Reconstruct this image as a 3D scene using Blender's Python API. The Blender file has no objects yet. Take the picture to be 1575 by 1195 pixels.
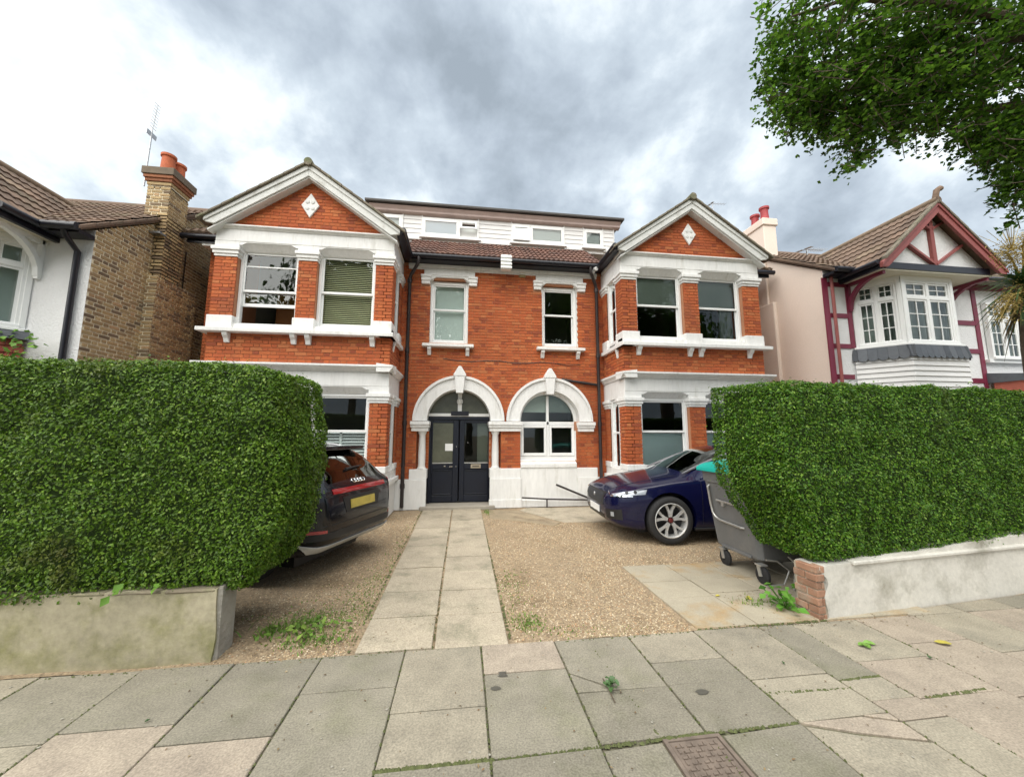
import bpy, bmesh, math, random
import numpy as np
from mathutils import Vector, Matrix
from mathutils.bvhtree import BVHTree
R = math.radians
random.seed(7); rng = np.random.default_rng(7)
scene = bpy.context.scene
col = scene.collection

# ------------------------------------------------------------------ camera
CAM = Vector((-1.0296, -9.2051, 1.7288))
YAW, PITCH, ROLL = R(7.437), R(7.046), R(0.095)
def cam_axes():
    s, c = math.sin, math.cos
    f0 = Vector((s(YAW), c(YAW), 0)); r0 = Vector((c(YAW), -s(YAW), 0)); up = Vector((0, 0, 1))
    f = f0*c(PITCH) + up*s(PITCH); u = up*c(PITCH) - f0*s(PITCH)
    return r0*c(ROLL) + u*s(ROLL), u*c(ROLL) - r0*s(ROLL), f
CR, CU, CF = cam_axes()
cd = bpy.data.cameras.new('camera'); cam = bpy.data.objects.new('camera', cd); col.objects.link(cam)
m = Matrix((CR, CU, -CF)).transposed().to_4x4(); m.translation = CAM; cam.matrix_world = m
cd.sensor_fit = 'HORIZONTAL'; cd.sensor_width = 36; cd.lens = 36*575.02/1575; cd.clip_start = .05; cd.clip_end = 2000
scene.camera = cam

# ------------------------------------------------------------------ sky, sun, exposure
SUN_EL, SUN_AZ = 52, 211          # azimuth clockwise from +Y: the sun stands behind the viewer, to the left
w = bpy.data.worlds.new('World'); scene.world = w; w.use_nodes = True
nt = w.node_tree; nt.nodes.clear()
def N(tree, t, **k):
    n = tree.nodes.new(t)
    for a, b in k.items():
        setattr(n, a, b)
    return n
out = N(nt, 'ShaderNodeOutputWorld')
sky = N(nt, 'ShaderNodeTexSky', sky_type='NISHITA', sun_disc=False)
sky.sun_elevation = R(SUN_EL); sky.sun_rotation = R(SUN_AZ); sky.dust_density = 2.0
bg1 = N(nt, 'ShaderNodeBackground'); bg1.inputs[1].default_value = .05
nt.links.new(sky.outputs[0], bg1.inputs[0])
tc = N(nt, 'ShaderNodeTexCoord'); sp = N(nt, 'ShaderNodeSeparateXYZ'); nt.links.new(tc.outputs['Generated'], sp.inputs[0])
def math_node(tree, op, a, b=None):
    n = N(tree, 'ShaderNodeMath', operation=op)
    for i, v in enumerate((a, b)):
        if v is None: continue
        if isinstance(v, (int, float)): n.inputs[i].default_value = v
        else: tree.links.new(v, n.inputs[i])
    return n.outputs[0]
zz = math_node(nt, 'ADD', math_node(nt, 'MAXIMUM', sp.outputs[2], 0.0), .62)
cx_ = math_node(nt, 'DIVIDE', sp.outputs[0], zz); cy_ = math_node(nt, 'DIVIDE', sp.outputs[1], zz)
cb = N(nt, 'ShaderNodeCombineXYZ'); nt.links.new(cx_, cb.inputs[0]); nt.links.new(cy_, cb.inputs[1]); cb.inputs[2].default_value = 17.7
def wnoise(sc, det, ro, dist):
    n = N(nt, 'ShaderNodeTexNoise'); n.inputs['Scale'].default_value = sc; n.inputs['Detail'].default_value = det; n.inputs['Roughness'].default_value = ro; n.inputs['Distortion'].default_value = dist
    nt.links.new(cb.outputs[0], n.inputs[0]); return n.outputs[0]
mixv = math_node(nt, 'ADD', math_node(nt, 'MULTIPLY', wnoise(2.6, 8, .52, .12), .72), math_node(nt, 'MULTIPLY', wnoise(7.5, 8, .60, .15), .28))
rp = N(nt, 'ShaderNodeValToRGB'); nt.links.new(mixv, rp.inputs[0])
e = rp.color_ramp.elements
e[0].position = .38; e[0].color = (.29, .34, .39, 1)
e[1].position = .66; e[1].color = (1.2, 1.22, 1.2, 1)
for p_, c_ in ((.445, (.39, .45, .515)), (.505, (.51, .58, .645)), (.57, (.76, .825, .865))):
    q = rp.color_ramp.elements.new(p_); q.color = (*c_, 1)
bg2 = N(nt, 'ShaderNodeBackground'); bg2.inputs[1].default_value = .315; nt.links.new(rp.outputs[0], bg2.inputs[0])
mx = N(nt, 'ShaderNodeMixShader'); mx.inputs[0].default_value = .95
nt.links.new(bg1.outputs[0], mx.inputs[1]); nt.links.new(bg2.outputs[0], mx.inputs[2]); nt.links.new(mx.outputs[0], out.inputs[0])
sl = bpy.data.lights.new('sun', 'SUN'); sl.energy = 1.5; sl.angle = R(88); sl.color = (1.0, .955, .88)
sun = bpy.data.objects.new('sun', sl); col.objects.link(sun)
az = R(SUN_AZ); sdir = Vector((math.sin(az)*math.cos(R(SUN_EL)), math.cos(az)*math.cos(R(SUN_EL)), math.sin(R(SUN_EL))))
sun.rotation_euler = sdir.to_track_quat('Z', 'Y').to_euler(); sun.location = (-10, -20, 30)
vs = scene.view_settings; vs.view_transform = 'Standard'; vs.look = 'None'; vs.exposure = 2.13; vs.gamma = 1; vs.use_curve_mapping = False
scene.cycles.use_denoising = True
scene.cycles.max_bounces = 7; scene.cycles.transparent_max_bounces = 24

# ------------------------------------------------------------------ materials
MATS = {}
def mat(name, base, rough=.7, metal=0, var=0, vscale=6, var2=0, vscale2=60, bump=0, bscale=80, tint=0, spec=.5, coat=0, pal=None, stain=None, trans=0, bdist=.01, mapping=None):
    """procedural Principled material: colour noise at two scales, per-piece tint, bump, optional palette per piece and a second stain colour"""
    if name in MATS: return MATS[name]
    M = bpy.data.materials.new(name); M.use_nodes = True; t = M.node_tree; b = t.nodes['Principled BSDF']
    L = t.links.new
    b.inputs['Roughness'].default_value = rough; b.inputs['Metallic'].default_value = metal
    b.inputs['Specular IOR Level'].default_value = spec; b.inputs['Coat Weight'].default_value = coat; b.inputs['Coat Roughness'].default_value = .04
    geo = N(t, 'ShaderNodeNewGeometry')
    pos = geo.outputs['Position']
    if mapping:
        mp = N(t, 'ShaderNodeMapping'); mp.inputs['Scale'].default_value = mapping; L(pos, mp.inputs[0]); pos = mp.outputs[0]
    def noise(sc, det=4, ro=.6):
        n = N(t, 'ShaderNodeTexNoise'); n.inputs['Scale'].default_value = sc; n.inputs['Detail'].default_value = det; n.inputs['Roughness'].default_value = ro
        L(pos, n.inputs['Vector']); return n.outputs[0]
    rnd = None
    if tint or pal:
        oi = N(t, 'ShaderNodeObjectInfo')
        rnd = math_node(t, 'FRACT', math_node(t, 'ADD', oi.outputs['Random'], geo.outputs['Random Per Island']))
    if pal:
        rr = N(t, 'ShaderNodeValToRGB'); rr.color_ramp.interpolation = 'CONSTANT'; L(rnd, rr.inputs[0])
        els = rr.color_ramp.elements; tot = sum(p[1] for p in pal); acc = 0
        els[0].position = 0; els[0].color = (*pal[0][0], 1); acc = pal[0][1]/tot
        els[1].position = acc if len(pal) > 1 else 1; els[1].color = (*(pal[1][0] if len(pal) > 1 else pal[0][0]), 1)
        acc += pal[1][1]/tot if len(pal) > 1 else 0
        for c, wgt in pal[2:]:
            q = els.new(min(acc, .999)); q.color = (*c, 1); acc += wgt/tot
        cur = rr.outputs[0]
    else:
        rgb = N(t, 'ShaderNodeRGB'); rgb.outputs[0].default_value = (*base, 1); cur = rgb.outputs[0]
    if stain:
        sc_, colr, lo, hi = stain
        mr = N(t, 'ShaderNodeMapRange'); L(noise(sc_, 6, .65), mr.inputs[0]); mr.inputs[1].default_value = lo; mr.inputs[2].default_value = hi
        mix = N(t, 'ShaderNodeMix', data_type='RGBA'); L(mr.outputs[0], mix.inputs[0]); L(cur, mix.inputs[6]); mix.inputs[7].default_value = (*colr, 1); cur = mix.outputs[2]
    fac = None
    def mul(x, v):
        return v if x is None else math_node(t, 'MULTIPLY', x, v)
    if var:
        mr = N(t, 'ShaderNodeMapRange'); L(noise(vscale), mr.inputs[0]); mr.inputs[1].default_value = .25; mr.inputs[2].default_value = .75; mr.inputs[3].default_value = 1-var; mr.inputs[4].default_value = 1+var
        fac = mul(fac, mr.outputs[0])
    if var2:
        mr = N(t, 'ShaderNodeMapRange'); L(noise(vscale2, 3), mr.inputs[0]); mr.inputs[1].default_value = .3; mr.inputs[2].default_value = .7; mr.inputs[3].default_value = 1-var2; mr.inputs[4].default_value = 1+var2
        fac = mul(fac, mr.outputs[0])
    if tint:
        r2 = math_node(t, 'FRACT', math_node(t, 'MULTIPLY', rnd, 7.31))
        mr = N(t, 'ShaderNodeMapRange'); L(r2, mr.inputs[0]); mr.inputs[3].default_value = 1-tint; mr.inputs[4].default_value = 1+tint
        fac = mul(fac, mr.outputs[0])
    if fac is not None:
        vm = N(t, 'ShaderNodeVectorMath', operation='SCALE'); L(cur, vm.inputs[0]); L(fac, vm.inputs['Scale']); cur = vm.outputs[0]
    L(cur, b.inputs['Base Color'])
    if bump:
        bp = N(t, 'ShaderNodeBump'); bp.inputs['Strength'].default_value = bump; bp.inputs['Distance'].default_value = bdist; L(noise(bscale, 5), bp.inputs['Height']); L(bp.outputs[0], b.inputs['Normal'])
    if trans:   # thin leaves pass light
        tr = N(t, 'ShaderNodeBsdfTranslucent'); L(cur, tr.inputs[0]); ms = N(t, 'ShaderNodeMixShader'); ms.inputs[0].default_value = trans
        o = t.nodes['Material Output']; L(b.outputs[0], ms.inputs[1]); L(tr.outputs[0], ms.inputs[2]); L(ms.outputs[0], o.inputs[0])
    MATS[name] = M; return M
def glass(name, tint=(.8, .86, .84), refl=1.0, rough=.0):
    """window glass: clear sheet with a Fresnel reflection"""
    if name in MATS: return MATS[name]
    M = bpy.data.materials.new(name); M.use_nodes = True; t = M.node_tree; t.nodes.clear(); L = t.links.new
    o = N(t, 'ShaderNodeOutputMaterial'); tr = N(t, 'ShaderNodeBsdfTransparent'); tr.inputs[0].default_value = (*tint, 1)
    g = N(t, 'ShaderNodeBsdfGlossy'); g.inputs['Roughness'].default_value = rough; g.inputs[0].default_value = (.93, .97, .97, 1)
    fr = N(t, 'ShaderNodeFresnel'); fr.inputs[0].default_value = 1.52
    k = math_node(t, 'MINIMUM', math_node(t, 'MULTIPLY', fr.outputs[0], 1.35*refl), 1.0)
    nz = N(t, 'ShaderNodeTexNoise'); nz.inputs['Scale'].default_value = 1.7; bp = N(t, 'ShaderNodeBump'); bp.inputs['Strength'].default_value = .06; bp.inputs['Distance'].default_value = .02
    ge = N(t, 'ShaderNodeNewGeometry'); L(ge.outputs['Position'], nz.inputs['Vector']); L(nz.outputs[0], bp.inputs['Height']); L(bp.outputs[0], g.inputs['Normal'])
    ms = N(t, 'ShaderNodeMixShader'); L(k, ms.inputs[0]); L(tr.outputs[0], ms.inputs[1]); L(g.outputs[0], ms.inputs[2]); L(ms.outputs[0], o.inputs[0])
    MATS[name] = M; return M

brick_m = mat('red_brick', None, .85, pal=[((.41, .098, .028), 6), ((.43, .114, .034), 5), ((.375, .086, .026), 4), ((.29, .066, .025), 1.8), ((.45, .145, .05), 1.5)], tint=.10, var=.2, vscale=.7, var2=.12, vscale2=45, bump=.35, bscale=150, bdist=.004, stain=(.8, (.27, .085, .04), .56, .80))
mortar_m = mat('red_mortar', (.45, .21, .115), .95, var=.2, vscale=1.1, var2=.12, vscale2=60)
stock_m = mat('stock_brick', None, .9, pal=[((.38, .265, .135), 5), ((.43, .315, .165), 4), ((.30, .21, .115), 3), ((.19, .135, .085), 2.4), ((.40, .26, .14), 1)], tint=.15, var=.12, vscale=.7, var2=.12, vscale2=40, bump=.35, bscale=150, bdist=.004)
stockmortar_m = mat('stock_mortar', (.78, .70, .52), .95, var=.12, vscale=1.3, var2=.1)
white_m = mat('white_masonry_paint', (.77, .77, .755), .6, var=.06, vscale=2.3, var2=.05, vscale2=18, bump=.2, bscale=30, stain=(6.5, (.54, .53, .48), .56, .82), mapping=(1, 1, .22))
wood_m = mat('white_gloss_paint', (.81, .82, .81), .32, var=.03, vscale=3, bump=.05, bscale=30)
barge_m = mat('weathered_white_paint', (.66, .67, .65), .65, var=.07, vscale=2.5, var2=.05, vscale2=30, bump=.2, bscale=60, stain=(3.2, (.42, .41, .37), .58, .78))
black_m = mat('black_gloss_paint', (.008, .009, .016), .35, var=.2, vscale=8)
pipe_m = mat('dark_cast_iron', (.022, .016, .016), .45, var=.25, vscale=9, bump=.1, bscale=60)
navy_m = mat('navy_door_paint', (.004, .007, .017), .34, var=.15, vscale=4, stain=(3.5, (.03, .033, .04), .68, .78))
tile_m = mat('brown_roof_tile', None, .85, pal=[((.135, .066, .048), 4), ((.12, .06, .045), 3), ((.155, .08, .057), 2), ((.10, .055, .043), 1.5)], tint=.16, var=.14, vscale=2.5, var2=.12, vscale2=50, bump=.3, bscale=120, bdist=.004)
tile2_m = mat('weathered_roof_tile', None, .9, pal=[((.155, .105, .075), 4), ((.18, .12, .085), 3), ((.125, .085, .062), 3), ((.20, .145, .10), 1.4)], tint=.16, var=.16, vscale=2.0, var2=.14, vscale2=45, bump=.3, bscale=120, bdist=.004, stain=(1.6, (.10, .095, .055), .55, .8))
verge_m = mat('mossy_verge_tile', (.19, .165, .125), .95, var=.25, vscale=4, var2=.2, vscale2=40, bump=.5, bscale=60, stain=(3, (.13, .15, .07), .55, .75))
clad_m = mat('white_cladding', (.74, .735, .725), .5, var=.04, vscale=1.5, bump=.03, bscale=20)
fascia_m = mat('faded_pink_fascia', (.50, .40, .37), .7, var=.12, vscale=3)
felt_m = mat('roofing_felt', (.085, .08, .075), .9, var=.2, vscale=3)
room_m = mat('dim_room_plaster', (.30, .29, .26), .9, var=.1, vscale=1)
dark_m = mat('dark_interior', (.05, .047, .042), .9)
blind_m = mat('pale_roller_blind', (.42, .47, .43), .8, var=.04, vscale=3)
slat_m = mat('olive_venetian_slat', (.70, .66, .42), .6)
shut_m = mat('white_shutter_slat', (.74, .75, .76), .45)
frost_m = mat('frosted_film', (.72, .82, .85), .35, var=.05, vscale=1.2)
net_m = mat('white_net_blind', (.60, .655, .635), .8, var=.05, vscale=1.5)
curt_m = mat('grey_curtain', (.46, .50, .48), .85, var=.2, vscale=18, mapping=(1, 1, .06))
wood2_m = mat('orange_wood', (.34, .125, .035), .6, var=.15, vscale=3)
glass_m = glass('window_glass')
glassd_m = glass('door_glass', (.55, .60, .55), .8)
obscure_m = mat('obscured_hall_tone_glass', (.105, .11, .078), .18, var=.25, vscale=3, bump=.15, bscale=40)
glassc_m = glass('car_glass', (.42, .52, .50), 1.2)
cream_m = mat('pink_cream_render', (.80, .68, .59), .85, var=.05, vscale=.8, var2=.03, vscale2=30, bump=.25, bscale=70, stain=(.8, (.70, .59, .50), .52, .85))
rough_m = mat('white_roughcast', (.76, .765, .77), .9, var=.06, vscale=1.6, bump=.9, bscale=26, bdist=.02)
maroon_m = mat('maroon_timber', (.185, .022, .05), .45, var=.14, vscale=4, bump=.1, bscale=40)
maroon2_m = mat('faded_maroon_board', (.27, .075, .068), .55, var=.14, vscale=4, bump=.1, bscale=40)
pot_m = mat('terracotta_pot', (.46, .12, .05), .8, var=.18, vscale=8)
redpot_m = mat('red_painted_pot', (.36, .045, .05), .6, var=.15, vscale=8)
slate_m = mat('blue_grey_slate', None, .6, pal=[((.075, .085, .10), 3), ((.095, .105, .12), 2), ((.06, .068, .08), 2)], tint=.15, var=.15, vscale=8)
redtile_m = mat('red_hanging_tile', None, .85, pal=[((.34, .085, .06), 3), ((.28, .07, .055), 2), ((.38, .11, .075), 2)], tint=.15, var=.15, vscale=5)
alu_m = mat('dull_aluminium', (.42, .43, .44), .4, metal=.8)
chrome_m = mat('bright_chrome', (.82, .83, .84), .12, metal=1)
steel_m = mat('galvanised_steel', (.5, .5, .48), .4, metal=.7, var=.2, vscale=20)
paper_m = mat('white_paper', (.82, .83, .82), .8)
brass_m = mat('dull_brass', (.5, .44, .34), .35, metal=.7)
# ------------------------------------------------------------------ geometry helpers
class MB:
    """collects shapes and links them as ONE mesh object; T maps local points to the world"""
    def __init__(s, T=None): s.v = []; s.f = []; s.T = T
    def add(s, vs, fs):
        k = len(s.v)
        s.v += [s.T(*p) for p in vs] if s.T else [tuple(p) for p in vs]
        s.f += [tuple(i+k for i in f) for f in fs]; return s
    def box(s, x0, x1, y0, y1, z0, z1):
        return s.add([(x0,y0,z0),(x1,y0,z0),(x1,y1,z0),(x0,y1,z0),(x0,y0,z1),(x1,y0,z1),(x1,y1,z1),(x0,y1,z1)],
                     [(0,3,2,1),(4,5,6,7),(0,1,5,4),(1,2,6,5),(2,3,7,6),(3,0,4,7)])
    def prism(s, poly, y0, y1):            # poly in (x,z), extruded along y
        n = len(poly); vs = [(x,y0,z) for x,z in poly]+[(x,y1,z) for x,z in poly]
        fs = [tuple(range(n)), tuple(range(2*n-1, n-1, -1))]+[(i,(i+1)%n+0,(i+1)%n+n,i+n)[::-1] for i in range(n)]
        return s.add(vs, fs)
    def prismx(s, poly, x0, x1):           # poly in (y,z), extruded along x
        n = len(poly); vs = [(x0,y,z) for y,z in poly]+[(x1,y,z) for y,z in poly]
        return s.add(vs, [tuple(range(n)), tuple(range(2*n-1, n-1, -1))]+[(i,i+n,(i+1)%n+n,(i+1)%n) for i in range(n)])
    def prismz(s, poly, z0, z1):           # poly in (x,y)
        n = len(poly); vs = [(x,y,z0) for x,y in poly]+[(x,y,z1) for x,y in poly]
        return s.add(vs, [tuple(range(n)), tuple(range(2*n-1, n-1, -1))]+[(i,(i+1)%n,(i+1)%n+n,i+n) for i in range(n)])
    def bar(s, a, b, wx, wz, up=(0,0,1)):  # rectangular bar from a to b
        a, b = Vector(a), Vector(b); d = (b-a).normalized(); u = Vector(up); sd = d.cross(u)
        if sd.length < 1e-5: sd = d.cross(Vector((1,0,0)))
        sd.normalize(); u = sd.cross(d); vs = []
        for p in (a, b):
            for i, j in ((-1,-1),(1,-1),(1,1),(-1,1)): vs.append(tuple(p+sd*(wx/2*i)+u*(wz/2*j)))
        return s.add(vs, [(0,1,2,3),(7,6,5,4),(0,4,5,1),(1,5,6,2),(2,6,7,3),(3,7,4,0)])
    def tube(s, pts, r, n=8, caps=True):
        pts = [Vector(p) for p in pts]; rr = r if isinstance(r, (list, tuple)) else [r]*len(pts); vs = []; fs = []
        prev = None
        for i, p in enumerate(pts):
            d = (pts[min(i+1, len(pts)-1)]-pts[max(i-1, 0)]).normalized()
            if prev is None: prev = d.orthogonal().normalized()
            u = (prev-d*prev.dot(d)); u = u.normalized() if u.length > 1e-6 else d.orthogonal().normalized(); prev = u; q = d.cross(u)
            for k in range(n):
                t = 2*math.pi*k/n; vs.append(tuple(p+u*(rr[i]*math.cos(t))+q*(rr[i]*math.sin(t))))
        for i in range(len(pts)-1):
            for k in range(n):
                a = i*n+k; b = i*n+(k+1)%n; fs.append((a, b, b+n, a+n))
        if caps: fs += [tuple(range(n-1, -1, -1)), tuple(range((len(pts)-1)*n, len(pts)*n))]
        return s.add(vs, fs)
    def lathe(s, prof, c, axis='z', n=16):  # prof: (radius, height) pairs
        vs = []; fs = []; c = Vector(c)
        for r, h in prof:
            for k in range(n):
                t = 2*math.pi*k/n; a, b = r*math.cos(t), r*math.sin(t)
                vs.append(tuple(c+Vector({'z': (a, b, h), 'y': (a, h, -b), 'x': (h, a, b)}[axis])))
        for i in range(len(prof)-1):
            for k in range(n):
                a = i*n+k; b = i*n+(k+1)%n; fs.append((a, b, b+n, a+n))
        fs += [tuple(range(n-1, -1, -1)), tuple(range((len(prof)-1)*n, len(prof)*n))]
        return s.add(vs, fs)
    def build(s, name, m, parent=None, bevel=0, smooth=False, seg=1, fixn=True):
        me = bpy.data.meshes.new(name); me.from_pydata(s.v, [], s.f)
        if bevel or fixn:
            bm = bmesh.new(); bm.from_mesh(me)
            if fixn: bmesh.ops.recalc_face_normals(bm, faces=bm.faces)
            if bevel:
                es = [e_ for e_ in bm.edges if len(e_.link_faces) == 2 and e_.calc_face_angle(0) > .5]
                bmesh.ops.bevel(bm, geom=es, offset=bevel, segments=seg, affect='EDGES', profile=.7, clamp_overlap=True)
            bm.to_mesh(me); bm.free()
        if smooth:
            me.polygons.foreach_set('use_smooth', [True]*len(me.polygons))
            try: me.set_sharp_from_angle(angle=R(38))
            except Exception: pass
        me.materials.append(m); o = bpy.data.objects.new(name, me); col.objects.link(o); put(o, parent); return o
def put(o, parent):
    if parent is not None:
        o.parent = parent; o.matrix_parent_inverse = Matrix.Translation(-parent.location)
def tag(o, label=None, cat=None, group=None, kind=None):
    for k, v in (('label', label), ('category', cat), ('group', group), ('kind', kind)):
        if v: o[k] = v
    return o
def thing(name, loc, label, cat, group=None, kind=None):
    o = bpy.data.objects.new(name, None); o.empty_display_size = .2; col.objects.link(o); o.location = loc
    return tag(o, label, cat, group, kind)
def mesh_np(name, v, f, m, parent=None, smooth=False):
    """big meshes straight from numpy: f is an (n,3) or (n,4) int array"""
    me = bpy.data.meshes.new(name); k = f.shape[1]
    me.vertices.add(len(v)); me.vertices.foreach_set('co', np.asarray(v, np.float32).ravel())
    me.loops.add(f.size); me.loops.foreach_set('vertex_index', np.asarray(f, np.int32).ravel())
    me.polygons.add(len(f)); me.polygons.foreach_set('loop_start', np.arange(0, f.size, k, dtype=np.int32)); me.polygons.foreach_set('loop_total', np.full(len(f), k, np.int32))
    me.update(calc_edges=True); me.validate()
    if smooth: me.polygons.foreach_set('use_smooth', [True]*len(me.polygons))
    me.materials.append(m); o = bpy.data.objects.new(name, me); col.objects.link(o); put(o, parent); return o
def pix(p):
    d = Vector(p)-CAM; z = d.dot(CF)
    if z < .1: return None
    return 787.5+575*d.dot(CR)/z, 597.5-575*d.dot(CU)/z, z
# --- bricks: every piece a box standing proud of its mortar bed
_unit = {}
def unit_box(m):
    if m.name not in _unit:
        me = bpy.data.meshes.new('brick'); h = .5
        me.from_pydata([(-h,-h,-h),(h,-h,-h),(h,h,-h),(-h,h,-h),(-h,-h,h),(h,-h,h),(h,h,h),(-h,h,h)], [], [(0,3,2,1),(4,5,6,7),(0,1,5,4),(1,2,6,5),(2,3,7,6),(3,0,4,7)])
        me.materials.append(m); _unit[m.name] = me
    return _unit[m.name]
BR = {}     # key -> list of (centre, size, rot_z, parent wall)
def bond(u0, u1, z0, z1, holes=(), inside=None, ch=.075, off=0, flemish=True, J=.012):
    """courses of stretchers and headers over a rectangle, cut round the holes; yields (u0,u1,z0,z1)"""
    nrow = max(1, round((z1-z0)/ch)); ch = (z1-z0)/nrow
    for r in range(nrow):
        za, zb = z0+r*ch, z0+(r+1)*ch; zc = (za+zb)/2
        cuts = [(a, b) for a, b, c, d in holes if zb > c+.02 and za < d-.02]
        segs = [(u0, u1)]
        for a, b in cuts:
            segs = [q for s_ in segs for q in ((s_[0], min(s_[1], a)), (max(s_[0], b), s_[1])) if q[1]-q[0] > .03]
        if inside:
            segs = [q for s_ in segs for q in inside(s_, za, zb) if q[1]-q[0] > .03]
        for a, b in segs:
            x = math.floor(a/.3375-1)*.3375+(.169 if (r+off) % 2 else 0); k = 0
            while x < b:
                for L_ in ((.225, .1125) if flemish else (.225, .225)):
                    p, q = max(x, a), min(x+L_, b)
                    if b-q < .05: q = b
                    if q-p > .035 and p >= a: yield p+(J/2 if p > a else 0), q-(J/2 if q < b else 0), za+J/2, zb-J/2
                    x += L_
                    if q >= b: x = b+1; break
def bricks_on(key, wall, rects, F, n, depth=.03, proud=.006):
    """F(u, d, z) -> world with d outwards; n: outward unit vector (x,y)"""
    rz = math.atan2(n[0], -n[1])
    for a, b, c, d in rects:
        pr_ = proud+random.uniform(-.0022, .0026)
        BR.setdefault(key, []).append((Vector(F((a+b)/2, pr_-depth/2, (c+d)/2)), (b-a, depth, d-c), rz, wall))
def seen_weight(c, size):
    p = pix(c)
    if not p or not (-20 < p[0] < 1595 and -20 < p[1] < 1215): return 0
    if p[0] < 480 and p[1] > 560: return 0
    if p[0] > 1095 and p[1] > 590: return 0
    return size[0]/p[2]
def flush_bricks(key, m, name='brick', limit=300):
    L_ = BR.pop(key, []); L_.sort(key=lambda q: -seen_weight(q[0], q[1])); me = unit_box(m)
    for c, s_, rz, wall in L_[:limit]:
        o = bpy.data.objects.new(name, me); col.objects.link(o); o.location = c; o.rotation_euler = (R(random.uniform(-.4,.4)), random.uniform(-.004,.004), rz); o.scale = s_; put(o, wall)
    by = {}
    for q in L_[limit:]: by.setdefault(q[3].name, []).append(q)
    for wn, qs in by.items():
        B = MB()
        for c, s_, rz, wall in qs:
            cs, sn = math.cos(rz), math.sin(rz); hx, hy, hz = s_[0]/2, s_[1]/2, s_[2]/2
            B.add([(c.x+x*hx*cs-y*hy*sn, c.y+x*hx*sn+y*hy*cs, c.z+z*hz) for z in (-1,1) for x, y in ((-1,-1),(1,-1),(1,1),(-1,1))],
                  [(0,3,2,1),(4,5,6,7),(0,1,5,4),(1,2,6,5),(2,3,7,6),(3,0,4,7)])
        tag(B.build(name+'work', m, qs[0][3], fixn=False), kind='stuff')
FRONT = lambda Y: (lambda u, d, z: (u, Y-d, z))
# --- roof tiles on a sloping plane: origin o, u along the eaves, s up the slope
def tiles_on(parent, name, m, o, u, s_, nu, ns, tw, tl, inside=None, roll=.013, thick=.018, limit=300, waves=2):
    o, u, s_ = Vector(o), Vector(u).normalized(), Vector(s_).normalized(); nrm = u.cross(s_)
    if nrm.z < 0: nrm = -nrm
    me = bpy.data.meshes.new(name); vs = []; fs = []; k = 10     # one curved interlocking tile
    for j, (yy, zz_) in enumerate(((0, thick*1.9), (tl*1.06, thick*.35))):
        for i in range(k+1):
            x = i/k; vs.append(((x-.5)*tw*.985, yy, zz_+roll*math.sin(x*math.pi*2*waves-.6)))
    for i in range(k+1): vs.append(((i/k-.5)*tw*.985, 0, roll*math.sin(i/k*math.pi*2*waves-.6)-thick*.6))
    n_ = k+1
    for i in range(k): fs += [(i, i+1, n_+i+1, n_+i), (2*n_+i, 2*n_+i+1, i+1, i)]
    me.from_pydata(vs, [], fs); me.materials.append(m)
    Mx = Matrix((u, s_, nrm)).transposed().to_4x4(); items = []
    for j in range(ns):
        for i in range(nu):
            c = o+u*((i+.5)*tw)+s_*(j*tl)
            if inside is None or inside((i+.5)*tw, (j+.5)*tl): items.append(c)
    items.sort(key=lambda c: (c-CAM).length)
    for c in items[:limit]:
        t = bpy.data.objects.new(name, me); col.objects.link(t); M2 = Mx.copy(); M2.translation = c+nrm*random.uniform(0, .005)
        t.matrix_world = M2 @ Matrix.Rotation(random.uniform(-.006, .006), 4, 'Z'); put(t, parent)
    if items[limit:]:
        B = MB()
        for c in items[limit:]: B.add([tuple(Mx.to_3x3() @ Vector(v)+c) for v in vs], fs)
        tag(B.build(name+'s', m, parent, fixn=False), kind='stuff')
def arc(cx, cz, r, a0, a1, n): return [(cx+r*math.cos(R(a0+(a1-a0)*i/n)), cz+r*math.sin(R(a0+(a1-a0)*i/n))) for i in range(n+1)]
# ------------------------------------------------------------------ ground sheets
gsoil = mat('bare_soil', (.15, .115, .075), .95, var=.3, vscale=1.5, var2=.25, vscale2=25, bump=.6, bscale=30, stain=(1.2, (.10, .12, .045), .5, .75))
g = MB().add([(-400,-400,-.03),(400,-400,-.03),(400,400,-.03),(-400,400,-.03)], [(0,1,2,3)]).build('ground', gsoil); tag(g, kind='structure')
gravel_m = mat('gravel_bed', (.33, .25, .16), .95, var=.2, vscale=1.3, var2=.42, vscale2=42, bump=.9, bscale=80, bdist=.014, stain=(1.3, (.20, .145, .085), .50, .66))
def sheet(name, m, xs, ys, zf, kind='structure'):
    X, Y = np.meshgrid(xs, ys); Z = np.vectorize(zf)(X, Y); n, k = X.shape
    v = np.stack([X, Y, Z], -1).reshape(-1, 3); i = np.arange((n-1)*(k-1)); r, c = i//(k-1), i % (k-1); a = r*k+c
    o = mesh_np(name, v, np.stack([a, a+1, a+k+1, a+k], -1), m, smooth=True); return tag(o, kind=kind)
from mathutils import noise as mn
def gz(x, y): return -.012+.011*mn.noise((x*1.6, y*1.6, 0))+.006*mn.noise((x*5, y*5, 3))
sheet('gravel_drive', gravel_m, np.linspace(-7.2, 7.2, 150), np.linspace(-5.86, .3, 70), gz)
pave_bed = mat('pavement_bedding', (.155, .14, .095), .95, var=.3, vscale=3, var2=.25, vscale2=50, bump=.6, bscale=60, stain=(2.5, (.075, .10, .03), .5, .7))
asph = mat('asphalt', (.05, .05, .052), .9, var=.15, vscale=1, var2=.2, vscale2=120, bump=.4, bscale=200)
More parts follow.
